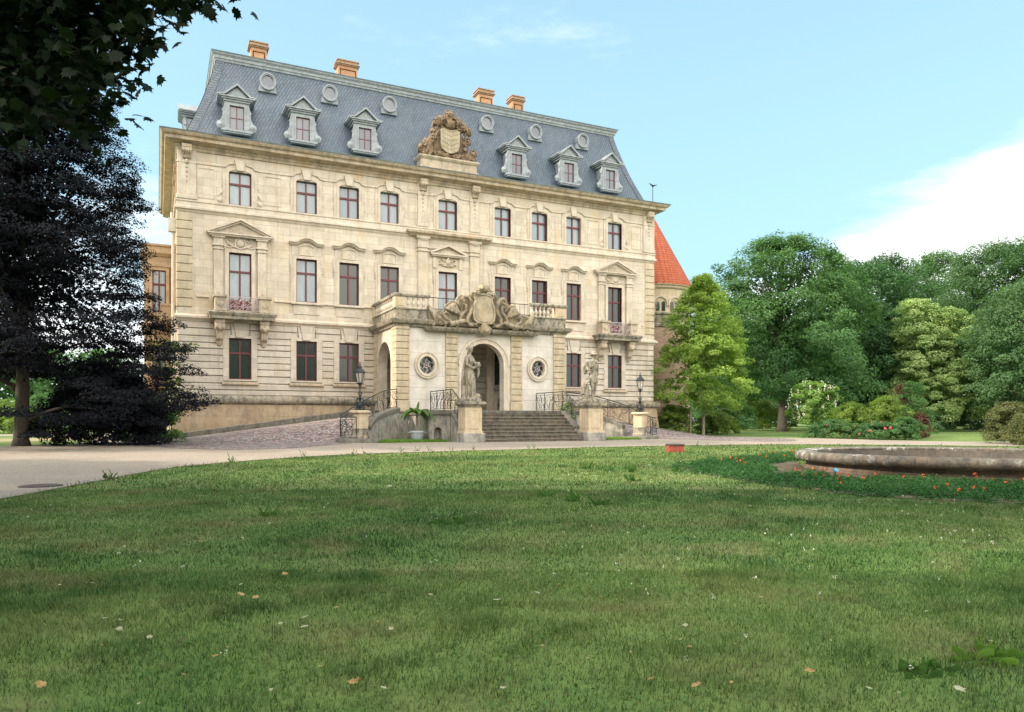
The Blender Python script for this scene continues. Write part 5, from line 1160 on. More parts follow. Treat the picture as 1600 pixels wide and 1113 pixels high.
# ================================================================ SMALL THINGS
def blade_leaf(mb, base, ang, length, width, droop, rise, nseg=7):
    """arching strap leaf with a folded midrib"""
    d = Vector((math.cos(ang), math.sin(ang), 0)); sd = Vector((-d.y, d.x, 0)); vs = []; p = Vector(base)
    for i in range(nseg + 1):
        t = i / nseg; w_ = width * math.sin(PI * min(1, t * .93 + .05)) ** .7
        q = p + d * length * t + Vector((0, 0, rise * length * t - droop * length * t * t))
        vs += [q - sd * w_ / 2 - Vector((0, 0, -.12 * w_)), q + Vector((0, 0, -.03)), q + sd * w_ / 2 - Vector((0, 0, -.12 * w_))]
    fs = []
    for i in range(nseg):
        a = i * 3; fs += [(a, a + 1, a + 4, a + 3), (a + 1, a + 2, a + 5, a + 4)]
    mb.add(vs, fs)
bt = empty('potted_banana', (10.45, -7.6, .13), label='broad-leaved banana plant in a pale grey tub beside the retaining wall', cat='potted plant')
s = MB(); s.lathe([(.25, 0), (.27, .02), (.33, .42), (.36, .44), (.36, .50), (.34, .52), (.32, .48), (.1, .46)], 20)
for sg in (-1, 1): s.tube([(sg * .35, -.07, .46), (sg * .43, -.07, .44), (sg * .43, .07, .44), (sg * .35, .07, .46)], .02, 5)
s.build('tub', 'tub', bt, smooth=40)
s = MB(); s.lathe([(.34, .43), (.3, .47), (.05, .47)], 14); s.build('soil', 'soil', bt)
s = MB(); s.tube([(0, 0, .45), (.02, 0, 1.0), (0, .02, 1.45)], [.075, .065, .05], 8); s.build('stem', 'bark_pale', bt)
rnd = random.Random(2)
for k in range(12):
    s = MB(); blade_leaf(s, (0, 0, 1.36 + .03 * (k % 3)), k * 2.4 + .3, rnd.uniform(.75, 1.05) if k else .5, rnd.uniform(.26, .34), rnd.uniform(.7, 1.15), rnd.uniform(.5, .9)); s.build('leaf', 'banana', bt, fix=False, smooth=True)
s = MB(); blade_leaf(s, (0, 0, 1.4), .7, .18, .16, .3, 3.4); s.build('leaf', 'banana', bt, fix=False)

bx_ = empty('utility_box', (15.9, -20.6, .0), R(-20), label='low faded red box with dark lid on the lawn edge', cat='box')
s = MB(); s.lathe([(.29, 0), (.30, .03), (.30, .24)], 4, ph=PI / 4, sx=1.25); s.build('box_body', 'boxred', bx_)
s = MB(); s.lathe([(.32, .24), (.33, .25), (.33, .28), (.30, .30), (.05, .31)], 4, ph=PI / 4, sx=1.25); s.build('lid', 'boxlid', bx_)
s = MB(); s.lathe([(.33, -.01), (.33, .022), (.31, .026)], 28); s.lathe([(.28, .026), (.27, .032), (.1, .032)], 28)
tag(s.build('manhole_cover', 'boxlid', loc=(-2.75, -27.6, 0.0)), 'flat round dark manhole cover in the gravel path', 'manhole cover').rotation_euler = (0, 0, 0)

# fountain basin
FC = CAM + 16.8 * FW + 10.1 * RT; FCX, FCY = float(FC[0]), float(FC[1]); FR = 3.5
ft = empty('fountain_basin', (FCX, FCY, 0), label='low round weathered stone fountain basin with a rolled rim', cat='fountain')
s = MB(); n = 72
def lobe(k): a = 2 * PI * k / n; return 1 + .012 * math.cos(8 * a)
prof_ = [(FR - .28, -.02), (FR - .28, .03), (FR - .16, .05), (FR - .17, .20)]
s.lathe([(FR - .2, -.02), (FR - .2, .05), (FR - .25, .07), (FR - .27, .22)], n, caps=False); s.build('basin_wall', 'fountain', ft, smooth=40).data.materials[0] = M['basin_base']
s = MB(); pr_ = [(FR - .15 + .15 * math.cos(a), .315 + .115 * math.sin(a)) for a in np.linspace(-2.2, 1.9, 12)] + [(FR - .40, .41), (FR - .44, .39)]
s.lathe([(FR - .3, .2)] + pr_ + [(FR - .42, .3)], n, caps=False)
q_ = MB(); q_.lathe([(FR - .42, .385), (FR - .46, .20), (FR - .50, .05), (.05, .045)], n, caps=False); q_.build('basin_inside', 'inside', ft, smooth=40); rim = s.build('basin_rim', 'fountain', ft, smooth=50)
sp_ = camp(1305, 738, 14.6)
ls = empty('garden_spotlight', (float(sp_[0]), float(sp_[1]), 0), label='small blue garden spotlight among the marigolds at the basin', cat='spotlight')
s = MB(); s.tube([(0, 0, 0), (0, 0, .12)], .012, 5); s.build('stake', 'iron', ls)
s = MB(); s.lathe([(.02, -.04), (.045, 0), (.047, .015)], 14, mat=Matrix.Translation((0, -.02, .15)) @ Matrix.Rotation(R(50), 4, 'X')); s.build('lamp_head', 'blue', ls)

# ================================================================ ROUND TOWER
tx, ty = at(1020, 60)
tw = empty('round_tower', (tx, ty, 0), label='round tower with steep conical orange tiled roof behind the palace corner', cat='tower')
s = MB(); s.lathe([(2.85, 0), (2.85, 8.6)], 40); s.build('lower_wall', 'pinkbrick', tw, smooth=30)
s = MB(); s.lathe([(2.95, 8.4), (2.95, 8.6), (2.86, 8.65), (2.86, 9.3), (2.96, 9.35), (2.96, 9.45), (2.80, 9.5)], 40); s.build('frieze', 'weather', tw, smooth=30)
s = MB(); s.lathe([(2.78, 9.4), (2.78, 11.3), (2.95, 11.4), (2.98, 11.55), (3.1, 11.6), (3.1, 11.68)], 40); s.build('upper_wall', 'pedestal', tw, smooth=30)
s = MB(); s.lathe([(3.12, 11.66), (3.14, 11.72), (.06, 17.55), (.02, 17.7)], 48); s.build('conical_roof', 'redtile', tw, smooth=60)
s = MB(); s.tube([(0, 0, 17.4), (0, 0, 20.1)], .03, 5)
wv = s.build('weather_vane', 'iron', tw)
s = MB(); s.tube([(-.36, 0, 20.22), (-.1, 0, 20.1), (.1, 0, 20.08), (.44, 0, 20.2)], [.02, .07, .06, .015], 6); s.tube([(-.1, 0, 20.1), (0, 0, 19.95), (.12, 0, 20.1)], .05, 5); s.build('bird_figure', 'iron', wv)
for a in np.arange(0, 360, 24):
    m_ = Matrix.Rotation(R(a), 4, 'Z')
    s = MB(); s.ring([(-.6, 10.0)] + [(-.6 * math.cos(PI * k / 10), 10.15 + .62 * math.sin(PI * k / 10)) for k in range(11)] + [(.6, 10.0)], [(-.48, 10.0)] + [(-.48 * math.cos(PI * k / 10), 10.15 + .5 * math.sin(PI * k / 10)) for k in range(11)] + [(.48, 10.0)], -2.86, -2.72, mat=m_)
    wo = s.build('arched_window', 'trim', tw)
    s = MB()
    for c_ in (-.22, .22): s.prism([(c_ - .14, 9.6), (c_ + .14, 9.6)] + [(c_ + .14 * math.cos(PI * k / 6), 10.2 + .14 * math.sin(PI * k / 6)) for k in range(7)], -2.80, -2.7, mat=m_)
    s.build('pane', 'pane_dark', wo)

# ================================================================ TREES AND PLANTS
def unit(v): return v / np.maximum(1e-9, np.linalg.norm(v, axis=1, keepdims=True))
def leaf_quads(C_, Nn, size, aspect, rng, curl=.15):
    n = len(C_); Nn = unit(Nn); t = unit(np.cross(Nn, rng.normal(size=(n, 3)))); b_ = np.cross(Nn, t)
    s_ = size * rng.uniform(.6, 1.3, (n, 1)) if np.isscalar(size) else size[:, None]
    a = C_ - t * s_ * .5; c_ = C_ + t * s_ * .5 - Nn * s_ * curl; l = C_ + b_ * s_ * aspect * .5 + Nn * s_ * .08; r_ = C_ - b_ * s_ * aspect * .5 + Nn * s_ * .08
    return np.stack([a, l, c_, r_], 1).reshape(-1, 3)
def crown_clumps(rng, n, H, z0, Rr, prof, noise_amp=.22, fill=.25, off=(0, 0)):
    t = rng.uniform(0, 1, n) ** .85; a = rng.uniform(0, 2 * PI, n); ph = rng.uniform(0, 6.28, 6)
    lob = 1 + noise_amp * (np.sin(3 * a + ph[0] + 2 * t) * .5 + np.sin(5 * a + ph[1] - 5 * t) * .35 + np.sin(2 * a + 9 * t + ph[2]) * .4)
    rr = np.where(rng.uniform(size=n) < fill, rng.uniform(.1, .7, n), rng.uniform(.78, 1.03, n)); r_ = Rr * prof(t) * lob * rr
    z = z0 + (H - z0) * t
    return np.stack([off[0] + r_ * np.cos(a), off[1] + r_ * np.sin(a), z], 1), a, rr
def tree(name, label, cat, xy, H, Rr, z0, leaf, lsize, nclump, per, csize, mat='leaf_mid', prof=None, trunk_r=.3, seed=0, group=None, aspect=.62, flat=.6, up=.55, noise_amp=.30, bark='bark', fill=.25, off=(0, 0), lean=0, droop=0., stems=1, inner=True, zoff=0., extra=None, below=False):
    rng = np.random.default_rng(seed)
    prof = prof or (lambda t: np.sqrt(np.clip(1 - (np.clip(t, 0, 1) * 1.9 - .75) ** 2 / 1.35, .02, 1)))
    e = empty(name, (xy[0], xy[1], gz(*xy) + zoff), label=label, cat=cat, group=group)
    cc, a, rr = crown_clumps(rng, nclump, H, z0, Rr, prof, noise_amp, fill, off)
    if extra is not None: cc = extra(cc, rng)
    cs = csize * rng.uniform(.6, 1.35, len(cc))
    idx = np.repeat(np.arange(len(cc)), per); n = len(idx)
    o_ = rng.normal(size=(n, 3)); o_ = unit(o_) * rng.uniform(.35, 1, (n, 1)) ** .6
    o_[:, 2] *= flat
    P_ = cc[idx] + o_ * cs[idx][:, None]
    if droop: P_[:, 2] -= droop * np.linalg.norm(o_[:, :2], axis=1) ** 2 * cs[idx]
    P_[:, 2] = np.maximum(P_[:, 2], .06)
    cen = np.array([off[0], off[1], z0 + (H - z0) * .4]); outw = unit(cc[idx] - cen)
    Nn = outw * .35 + o_ * .5 + np.array([0, 0, up]) + rng.normal(size=(n, 3)) * .35
    V = leaf_quads(P_, Nn, lsize, aspect, rng)
    tint = np.clip(rng.uniform(0, 1, n) * .5 + np.repeat(rng.uniform(-.1, .6, len(cc)), per), 0, 1)
    if inner:   # a few larger inner leaves give the crown its body
        m_ = n // 14; q = rng.integers(0, len(cc), m_); Pi = cen + (cc[q] - cen) * rng.uniform(.25, .85, (m_, 1)); V = np.concatenate([V, leaf_quads(Pi, rng.normal(size=(m_, 3)), lsize * 1.5, .8, rng)]); tint = np.concatenate([tint, rng.uniform(0, .3, m_)])
    npmesh('crown', V, 4, mat, e, tint)
    if trunk_r:
        s = MB(); top = H * .78
        for st_ in range(stems):
            a0 = 6.28 * st_ / stems; q0 = .35 * trunk_r * stems if stems > 1 else 0
            ks = [(q0 * math.cos(a0) + off[0] * f_ ** 2 + lean * f_ + .06 * math.sin(5 * f_ + st_) * trunk_r * 4 + (Rr * .25 * f_ * math.cos(a0) if stems > 1 else 0), q0 * math.sin(a0) + off[1] * f_ ** 2 + (Rr * .25 * f_ * math.sin(a0) if stems > 1 else 0), top * f_) for f_ in np.linspace(0, 1, 9)]
            rs = [trunk_r * (1.45 if i == 0 else 1) * (1 - .85 * i / 8) for i in range(9)]
            ks[0] = (ks[0][0], ks[0][1], -.1); ks.insert(1, (ks[0][0], ks[0][1], trunk_r * 1.2)); rs.insert(1, trunk_r * 1.02)
            s.tube(ks, rs, 10)
        order = rng.choice(len(cc), min(16, len(cc)), replace=False)
        for q in order:
            p = cc[q]; zb = max(z0 * .75, min(top * .9, p[2] * .62)); f_ = zb / top
            b0 = Vector((off[0] * f_ ** 2 + lean * f_, off[1] * f_ ** 2, zb)); p = Vector(p); mid = b0.lerp(p, .5) + Vector((0, 0, .08 * H * .3))
            s.tube([b0, b0.lerp(mid, .5) + Vector((0, 0, .1)), mid, p], [trunk_r * .38 * (1 - f_ * .6), trunk_r * .26, trunk_r * .17, trunk_r * .05], 6)
        s.build('trunk', bark, e, smooth=True)
    return e
def dome(t): return np.sqrt(np.clip(1 - (t * 1.75 - .62) ** 2 / 1.3, .03, 1))
def cone(t): return np.clip(1 - t, 0, 1) ** .75 * np.clip(t * 7 + .45, 0, 1) + .03
def shrubp(t): return np.sqrt(np.clip(1 - t ** 2, .02, 1))
def px(x, dep): return at(x, dep)
# --- big trees of the park on the right
tree('oak_tree', 'huge spreading oak standing behind the young maple, tallest left-hand park tree', 'tree', px(1222, 74), 18.9, 8.3, 3.0, None, .25, 420, 180, 1.25, 'leaf_mid', dome, .46, 1, noise_amp=.36, fill=.3)
park = [
    ('big dark tree filling the gap right of the great oak', 1330, 86, 19.0, 8.5, 1.0, 'leaf_dark', .46, 300, 75, 1.5, 12),
    ('slim-topped dark tree rising behind the flowering catalpa', 1390, 108, 24.5, 7.5, 1.5, 'leaf_dark', .5, 260, 70, 1.6, 13),
    ('tall tree with twin crown behind the pale yellowish tree', 1468, 118, 27.0, 8.5, 2., 'leaf_mid', .55, 300, 70, 1.8, 14),
    ('tall bluish green tree right of the pale yellowish tree', 1560, 92, 22.5, 9.0, 2.2, 'leaf_blue', .45, 330, 85, 1.6, 15),
    ('very tall dark tree at the right edge of the park', 1655, 84, 22.5, 8.0, 2.5, 'leaf_dark', .42, 300, 80, 1.5, 16),
    ('broad bluish tree at the far right behind the round bush', 1620, 70, 14.0, 6.5, 1.5, 'leaf_blue', .36, 280, 80, 1.2, 17),
    ('bushy middle green tree behind the tower side of the oak', 1150, 104, 17.5, 8., 1., 'leaf_mid', .5, 240, 60, 1.6, 18),
    ('low dark tree between the catalpa and pale yellowish tree', 1405, 82, 13.0, 6.2, .8, 'leaf_dark', .42, 240, 70, 1.2, 19)]
for lab, x_, dep, H_, R_, z0_, mt, ls_, nc, per, cs, sd in park:
    tree('park_tree', lab, 'tree', px(x_, dep), H_, R_, z0_, None, ls_ * .62, int(nc * 1.15), int(per * 1.9), cs * .95, mt, dome, .4, sd, 'tall trees of the park')
def twin(cc, rng):
    f = np.clip((cc[:, 2] - 7) / 6, 0, 1); sd_ = np.where(rng.uniform(size=len(cc)) < .55, -1, 1); cc[:, :2] += (sd_ * f * 1.7)[:, None] * RT[None, :2]; cc[sd_ > 0, 2] -= 1.0 * f[sd_ > 0]
    return cc
tree('pale_tree', 'pale yellowish green tree with two-pointed crown in front of dark trees', 'tree', px(1455, 76), 13.4, 5.0, 1.0, None, .20, 460, 150, .8, 'leaf_pale', lambda t: np.clip(1 - t, 0, 1) ** .55 * np.clip(t * 3 + .65, 0, 1) + .03, .25, 31, flat=.45, noise_amp=.3, extra=twin)
for k, (x_, dep, H_, R_, lab) in enumerate([(1100, 150, 17, 12, 'far dark tree mass left of the great oak'), (1240, 150, 20, 13, 'far dark tree straight behind the great oak'), (1380, 150, 22, 13, 'far dark tree seen low behind the catalpa'), (1500, 150, 23, 13, 'far dark tree low behind the pale tree'), (1640, 140, 24, 12, 'far dark tree at the right edge horizon')]):
    tree('far_tree', lab, 'tree', px(x_, dep), H_, R_, .3, None, .55, 200, 120, 2.6, 'leaf_dark', dome, .5, 40 + k, 'far trees closing the park')
# --- young maple in front of the tower
tree('young_maple', 'bright lime green young maple with pointed crown right of the palace', 'tree', px(1099, 52), 11.1, 3.3, 1.65, None, .155, 400, 110, .56, 'leaf_lime', lambda t: np.interp(t, [0, .12, .3, .5, .7, .85, 1], [.72, .95, 1.0, .88, .64, .36, .08]), .11, 51, bark='bark_pale', flat=.5, up=.8, noise_amp=.2)
e = empty('tree_stake', px(1079, 51.5) + (.1,), label='pale support stake beside the young maple trunk', cat='stake'); s = MB(); s.tube([(0, 0, 0), (.02, 0, 1.9)], .05, 7); s.tube([(0, 0, 1.6), (.25, 0, 1.62)], .02, 4); s.build('post', 'bark_pale', e)
# --- catalpa with white blossom
ct = tree('flowering_catalpa', 'small rounded tree covered in white blossom on the lawn', 'tree', px(1271, 50), 3.5, 1.5, .9, None, .15, 120, 80, .32, 'leaf_catalpa', lambda t: np.sqrt(np.clip(1 - (t * 1.6 - .7) ** 2, .05, 1)), .06, 61, up=.9, bark='bark_pale')
rng = np.random.default_rng(5); C_, a, rr = crown_clumps(rng, 80, 3.5, 1.0, 1.55, lambda t: np.sqrt(np.clip(1 - (t * 1.6 - .7) ** 2, .05, 1)), .1, 0)
C_ = C_[:56]; idx = np.repeat(np.arange(56), 13); P_ = C_[idx] + np.array([0, 0, .12]) + rng.normal(size=(len(idx), 3)) * np.array([.05, .05, .13]); npmesh('blossom', leaf_quads(P_, rng.normal(size=(len(idx), 3)), .075, .9, rng), 4, 'petal_white', ct, rng.uniform(0, 1, len(idx)))
# --- shrubs
def shrub(name, label, x_, dep, H_, R_, mt, ls_, nc, per, cs, sd, group='garden shrubs', **k):
    return tree(name, label, 'shrub', px(x_, dep), H_, R_, .1, None, ls_, nc, per, cs, mt, k.pop('prof', shrubp), k.pop('tr', .03), sd, group, **k)
shrub('shrub', 'bushy yellow-green shrub in the middle of the long shrub bed', 1385, 46, 2.5, 1.6, 'leaf_shrub', .07, 170, 130, .3, 71)
shrub('shrub', 'rounded green shrub just right of the flowering catalpa', 1330, 47, 2.1, 1.5, 'leaf_shrub', .07, 150, 130, .3, 72)
shrub('shrub', 'tall loose shrub with bluish leaves and bare stems', 1425, 50, 3.6, 1.2, 'leaf_mid', .10, 80, 70, .32, 73, fill=.1)
shrub('smoke_bush', 'pinkish brown feathery bush top rising over the shrub bed', 1412, 51, 3.5, .75, 'leaf_wine', .10, 50, 90, .3, 74, group=None)
shrub('shrub', 'dark wine-coloured shrub at the right end of the shrub bed', 1437, 45, 1.5, .6, 'leaf_wine', .09, 60, 80, .22, 75)
rb = shrub('rose_bush', 'low rose bush with pink flowers under the flowering catalpa', 1300, 44.5, 1.05, 1.5, 'leaf_mid', .09, 100, 90, .24, 76, group='rose bushes')
rb2 = shrub('rose_bush', 'low rose bush with pink and white flowers at the shrub bed centre', 1368, 43.5, .95, 1.9, 'leaf_mid', .09, 120, 90, .24, 77, group='rose bushes')
for rbx, n_, H_, R_ in ((rb, 10, 1.0, 1.45), (rb2, 13, .95, 1.85)):
    C_, a, rr = crown_clumps(rng, n_, H_, .25, R_, shrubp, .1, 0); idx = np.repeat(np.arange(n_), 14); P_ = C_[idx] + rng.normal(size=(len(idx), 3)) * .04
    npmesh('flowers', leaf_quads(P_, rng.normal(size=(len(idx), 3)) + np.array([0, 0, .8]), .07, .9, rng), 4, 'petal_pink', rbx, rng.uniform(0, 1, len(idx)))
shrub('shrub', 'leafy light green shrub with a white flower right of the roses', 1414, 43, 1.25, .9, 'leaf_mid', .10, 60, 80, .24, 78)
shrub('rhododendron', 'large rounded olive green bush at the right edge of the photo', 1580, 37.5, 2.0, 1.25, 'leaf_olive', .07, 190, 130, .27, 79, group='olive rounded bushes')
shrub('rhododendron', 'second olive green bush, lower and nearest the right edge', 1612, 34.5, 1.45, .95, 'leaf_olive', .065, 150, 130, .24, 80, group='olive rounded bushes')
shrub('shrub', 'small bluish round shrub on the far lawn right of the bed', 1456, 66, 1.6, .9, 'leaf_blue', .12, 60, 60, .28, 81)
shrub('shrub', 'dense light green shrub against the palace foot by the young maple', 1050, 53, 2.1, 1.5, 'leaf_shrub', .11, 130, 80, .3, 82)
shrub('shrub', 'light green spreading shrub behind the young maple trunk', 1120, 56, 1.6, 1.7, 'leaf_shrub', .11, 110, 80, .32, 83)
shrub('shrub', 'tall dark green shrub between young maple and great oak', 1140, 62, 2.6, 2.2, 'leaf_mid', .14, 120, 80, .4, 84)
shrub('shrub', 'wide understorey shrub in front of the far trees left of the oak', 1180, 84, 3.4, 4.0, 'leaf_shrub', .2, 130, 70, .6, 85)
shrub('shrub', 'wide dark understorey shrub right of the oak trunk', 1290, 88, 3.2, 4.5, 'leaf_mid', .2, 130, 70, .6, 86)
tree('shrub', 'leafy green shrub growing between the steps and right ramp', 'shrub', (19.35, -6.6), 2.1, .5, .3, None, .12, 26, 36, .24, 'leaf_shrub', shrubp, .02, 87, 'garden shrubs')
# --- copper beech and neighbours at left
def beech_extra(cc, rng):
    low = cc[:, 2] < 3.0; side = (cc[:, :2] @ RT[:2]) < 1.3
    cc[low & side, 2] = 3.0 + rng.uniform(0, .9, (low & side).sum())
    return cc
bxy = px(33, 29.5)
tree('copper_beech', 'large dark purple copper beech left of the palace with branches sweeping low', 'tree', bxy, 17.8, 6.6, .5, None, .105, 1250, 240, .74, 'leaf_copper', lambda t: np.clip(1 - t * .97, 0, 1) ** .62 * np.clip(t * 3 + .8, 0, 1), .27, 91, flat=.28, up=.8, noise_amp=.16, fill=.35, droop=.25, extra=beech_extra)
shrub('shrub', 'dark green bush under the copper beech branches by the palace corner', 232, 34, 2.2, 1.25, 'leaf_mid', .12, 130, 90, .3, 92, tr=.04)
for k, (x_, dep) in enumerate([(1480, 96), (1530, 92), (1585, 84), (1640, 80)]):
    shrub('shrub', ['wide understorey shrub left below the twin crowned tree', 'understorey shrub with dark leaves behind the round bush', 'understorey shrub behind the olive bush at right', 'understorey shrub at the far right edge'][k], x_, dep, 4.2, 4.2, 'leaf_dark', .24, 120, 60, .7, 150 + k)
shrub('sapling', 'light green maple sapling poking out between beech and palace corner', 268, 34.5, 4.6, .9, 'leaf_shrub', .16, 26, 40, .35, 93, group=None, prof=lambda t: .4 + .6 * t, tr=.03)
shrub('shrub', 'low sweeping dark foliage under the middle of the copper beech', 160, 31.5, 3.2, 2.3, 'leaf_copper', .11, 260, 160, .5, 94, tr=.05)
shrub('shrub', 'sunlit shrub on the far lawn left of the beech trunk', 5, 62, 2.6, 3.0, 'leaf_shrub', .2, 110, 70, .6, 95)
shrub('shrub', 'darker shrub beyond the side path right of the beech trunk', 75, 70, 3.4, 3.6, 'leaf_mid', .2, 120, 70, .6, 96)
for k, (x_, dep, H_) in enumerate([(-60, 95, 14), (60, 110, 12), (170, 120, 12)]):
    tree('far_tree', ['distant tree at the left edge behind the beech', 'distant tree seen past the beech trunk', 'distant tree hidden low behind the beech foliage'][k], 'tree', px(x_, dep), H_, 8, .3, None, .6, 130, 60, 1.7, 'leaf_mid', dome, .4, 100 + k, 'distant trees left of the palace')

# --- overhanging sycamore branches, nearest thing in the photo
LEAF = np.array([(0, 0), (.16, -.05), (.34, .10), (.27, .22), (.52, .34), (.40, .44), (.56, .66), (.30, .62), (.22, .76), (.10, .72), (0, 1.0), (-.10, .72), (-.22, .76), (-.30, .62), (-.56, .66), (-.40, .44), (-.52, .34), (-.27, .22), (-.34, .10), (-.16, -.05)])
def lobed_leaves(name, C_, Nn, Dd, size, mat, parent, rng):
    """real five-lobed leaves: one 20-sided face each"""
    n = len(C_); Nn = unit(Nn); t = unit(Dd - Nn * np.sum(Dd * Nn, 1, keepdims=True)); b_ = np.cross(Nn, t); s_ = size * rng.uniform(.65, 1.25, n)
    V = C_[:, None, :] + (b_[:, None, :] * LEAF[None, :, 0, None] + t[:, None, :] * LEAF[None, :, 1, None] - Nn[:, None, :] * (LEAF[None, :, 0, None] ** 2 * .5 + LEAF[None, :, 1, None] ** 2 * .18)) * s_[:, None, None]
    return npmesh(name, V.reshape(-1, 3), 20, mat, parent, rng.uniform(0, 1, n))
sy = CAM + 6.5 * FW - 6.6 * RT
syc = empty('sycamore_tree', (float(sy[0]), float(sy[1]), 0), label='dark sycamore tree with leafy branches hanging into the top left corner', cat='tree')
rng = np.random.default_rng(77); org = np.array([sy[0], sy[1], 0])
def cp(x, y, d): return camp(x, y, d) - org
s = MB(); crown_top = Vector((0, 0, 7.5))
s.tube([(0, 0, -.1), (0, 0, .6), (.1, .05, 3), (.05, .1, 5), (0, 0, 7.5)], [.42, .32, .28, .24, .16], 12)
limbs = []
def limb(pts, r0):
    pts = [Vector(p) for p in pts]; s.tube(pts, [r0 * (1 - .8 * i / (len(pts) - 1)) for i in range(len(pts))], 6); limbs.append(pts)
limb([(0, 0, 4.6), cp(-250, -60, 6.6), cp(-60, -40, 6.8), cp(120, -60, 7.2), cp(250, -90, 7.6), cp(345, -60, 7.8)], .11)
limb([(0, 0, 4.2), cp(-220, 40, 6.4), cp(-40, 60, 6.6), cp(60, 90, 6.9), cp(150, 130, 7.1)], .09)
limb([(0, 0, 3.8), cp(-220, 110, 6.2), cp(-60, 140, 6.4), cp(60, 175, 6.8), cp(120, 205, 7.)], .08)
limb([(0, 0, 5.2), cp(-200, -200, 7), cp(100, -230, 7.6), cp(300, -220, 8)], .1)
cl = []   # clump centres in (pixel, depth) measured once from the photo, then real positions
for k in range(400):
    x = rng.uniform(-180, 345); y = rng.uniform(-230, 225)
    lim = np.interp(x, [-180, 0, 60, 100, 130, 150, 165, 200, 235, 270, 300, 345], [215, 195, 185, 172, 140, 110, 55, 28, 12, -15, -40, -60])
    if y < lim and not (205 < y and x > 140) and not (abs(x - 75) < 22 and -5 < y < 30): cl.append(cp(x, y, rng.uniform(6.2, 8.0)))
for x, y in ((190, 148), (175, 118), (155, 185), (205, 72), (185, 85), (222, 50), (285, 18), (335, -12), (150, 165), (135, 205), (165, 55), (270, 5)): cl.append(cp(x, y - 12, 7.))
# upper crown above the frame, which shades the lawn
for k in range(900):
    v = rng.normal(size=3); v /= np.linalg.norm(v); v *= rng.uniform(.6, 1) ** .5; c_ = np.array([1.0 * 4.8 * v[0], 4.8 * v[1], 10 + 4.2 * v[2]]); cl.append(c_)
cl = np.array(cl); per = 27; idx = np.repeat(np.arange(len(cl)), per); P_ = cl[idx] + rng.normal(size=(len(idx), 3)) * np.array([.17, .17, .13])
Nn = rng.normal(size=(len(idx), 3)) * .55 + np.array([0, 0, .8]) - FW * .35; Dd = rng.normal(size=(len(idx), 3)) * .6 + np.array([0, 0, -.9]) + RT * .5
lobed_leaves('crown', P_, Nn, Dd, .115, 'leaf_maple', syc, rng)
for k in rng.choice(len(cl) - 900, 110, replace=False):
    p = Vector(cl[k]); q = min((v for l_ in limbs for v in l_), key=lambda v: (v - p).length); s.tube([q, q.lerp(p, .5) + Vector((0, 0, .12)), p], [.022, .014, .006], 4)
s.build('trunk', 'bark', syc, smooth=True)
# shading trees that stand outside the frame, left of and behind the viewer
for k, (dx, dy, H_, R_) in enumerate([(-15, -6, 13, 6), (-19, 5, 15, 6.5), (-24, 15, 14, 6), (-11, -14, 14, 6.5), (-30, 2, 17, 7)]):
    tree('shade_tree', ['broad tree left of the viewer shading the near lawn', 'tree along the path left of the frame shading the lawn', 'tree beyond the path bend left of the frame', 'tree behind the viewer at the left', 'tall tree furthest left of the viewer'][k], 'tree', (CAM[0] + dx, CAM[1] + 8 + dy), H_, R_, 2.2, None, .42, 220, 55, 1.3, 'leaf_mid', dome, .35, 110 + k, 'trees outside the left edge')

for k in range(9):
    p = CAM - FW * (17 + 3 * (k % 3)) + RT * (-34 + 8.5 * k)
    tree('shade_tree', ['first', 'second', 'third', 'fourth', 'fifth', 'sixth', 'seventh', 'eighth', 'ninth'][k] + ' tall tree from the left in the row behind the viewer', 'tree', (float(p[0]), float(p[1])), 15 + 2.5 * ((k * 7) % 4) / 2, 6.2, 1.6, None, .5, 170, 50, 1.6, 'leaf_dark', dome, .35, 130 + k, 'trees behind the viewer')
# ================================================================ GRASS, FLOWERS, LEAVES
def edge_y(x): return np.interp(x, [p[0] for p in EDGE[:80]], [p[1] for p in EDGE[:80]])
EP = np.array(EDGE); ecx, ecy = 13.0, -34.0   # lawn oval test in polar form around its centre
ang = np.arctan2(EP[:, 1] - ecy, EP[:, 0] - ecx); rad = np.hypot(EP[:, 0] - ecx, EP[:, 1] - ecy); od = np.argsort(ang); ang_s, rad_s = ang[od], rad[od]
def on_lawn(P_, margin=0.):
    a = np.arctan2(P_[:, 1] - ecy, P_[:, 0] - ecx); r_ = np.hypot(P_[:, 0] - ecx, P_[:, 1] - ecy)
    lim = np.interp(a, ang_s, rad_s); back = (a < ang_s[0]) | (a > ang_s[-1])
    return (r_ < lim + margin) | back
bed_px = [(1068, 732), (1130, 747), (1210, 758), (1300, 771), (1400, 779), (1500, 784), (1610, 788), (1760, 794), (1760, 760), (1600, 753), (1500, 752), (1425, 748), (1330, 742), (1262, 733), (1243, 722), (1243, 709), (1190, 715), (1120, 722)]
BED = np.array([(CAM + (1.1 * 1166 / (y - 659)) * (FW + RT * (x - 800) / 1166))[:2] for x, y in bed_px])
def in_poly(P_, poly):
    x, y = P_[:, 0], P_[:, 1]; ins = np.zeros(len(P_), bool); j = len(poly) - 1
    for i in range(len(poly)):
        xi, yi = poly[i]; xj, yj = poly[j]
        ins ^= ((yi > y) != (yj > y)) & (x < (xj - xi) * (y - yi) / (yj - yi + 1e-12) + xi); j = i
    return ins
def frustum_pts(rng, n, d0, d1, lat=1.15, power=1.):
    u = rng.uniform(0, 1, n); dep = np.sqrt(d0 ** 2 + (d1 ** 2 - d0 ** 2) * u) if power == 1 else d0 * (d1 / d0) ** u
    la = rng.uniform(-1, 1, n) * (lat * dep + 1.8); return CAM[None, :2] + dep[:, None] * FW[None, :2] + la[:, None] * RT[None, :2], dep
rng = np.random.default_rng(9)
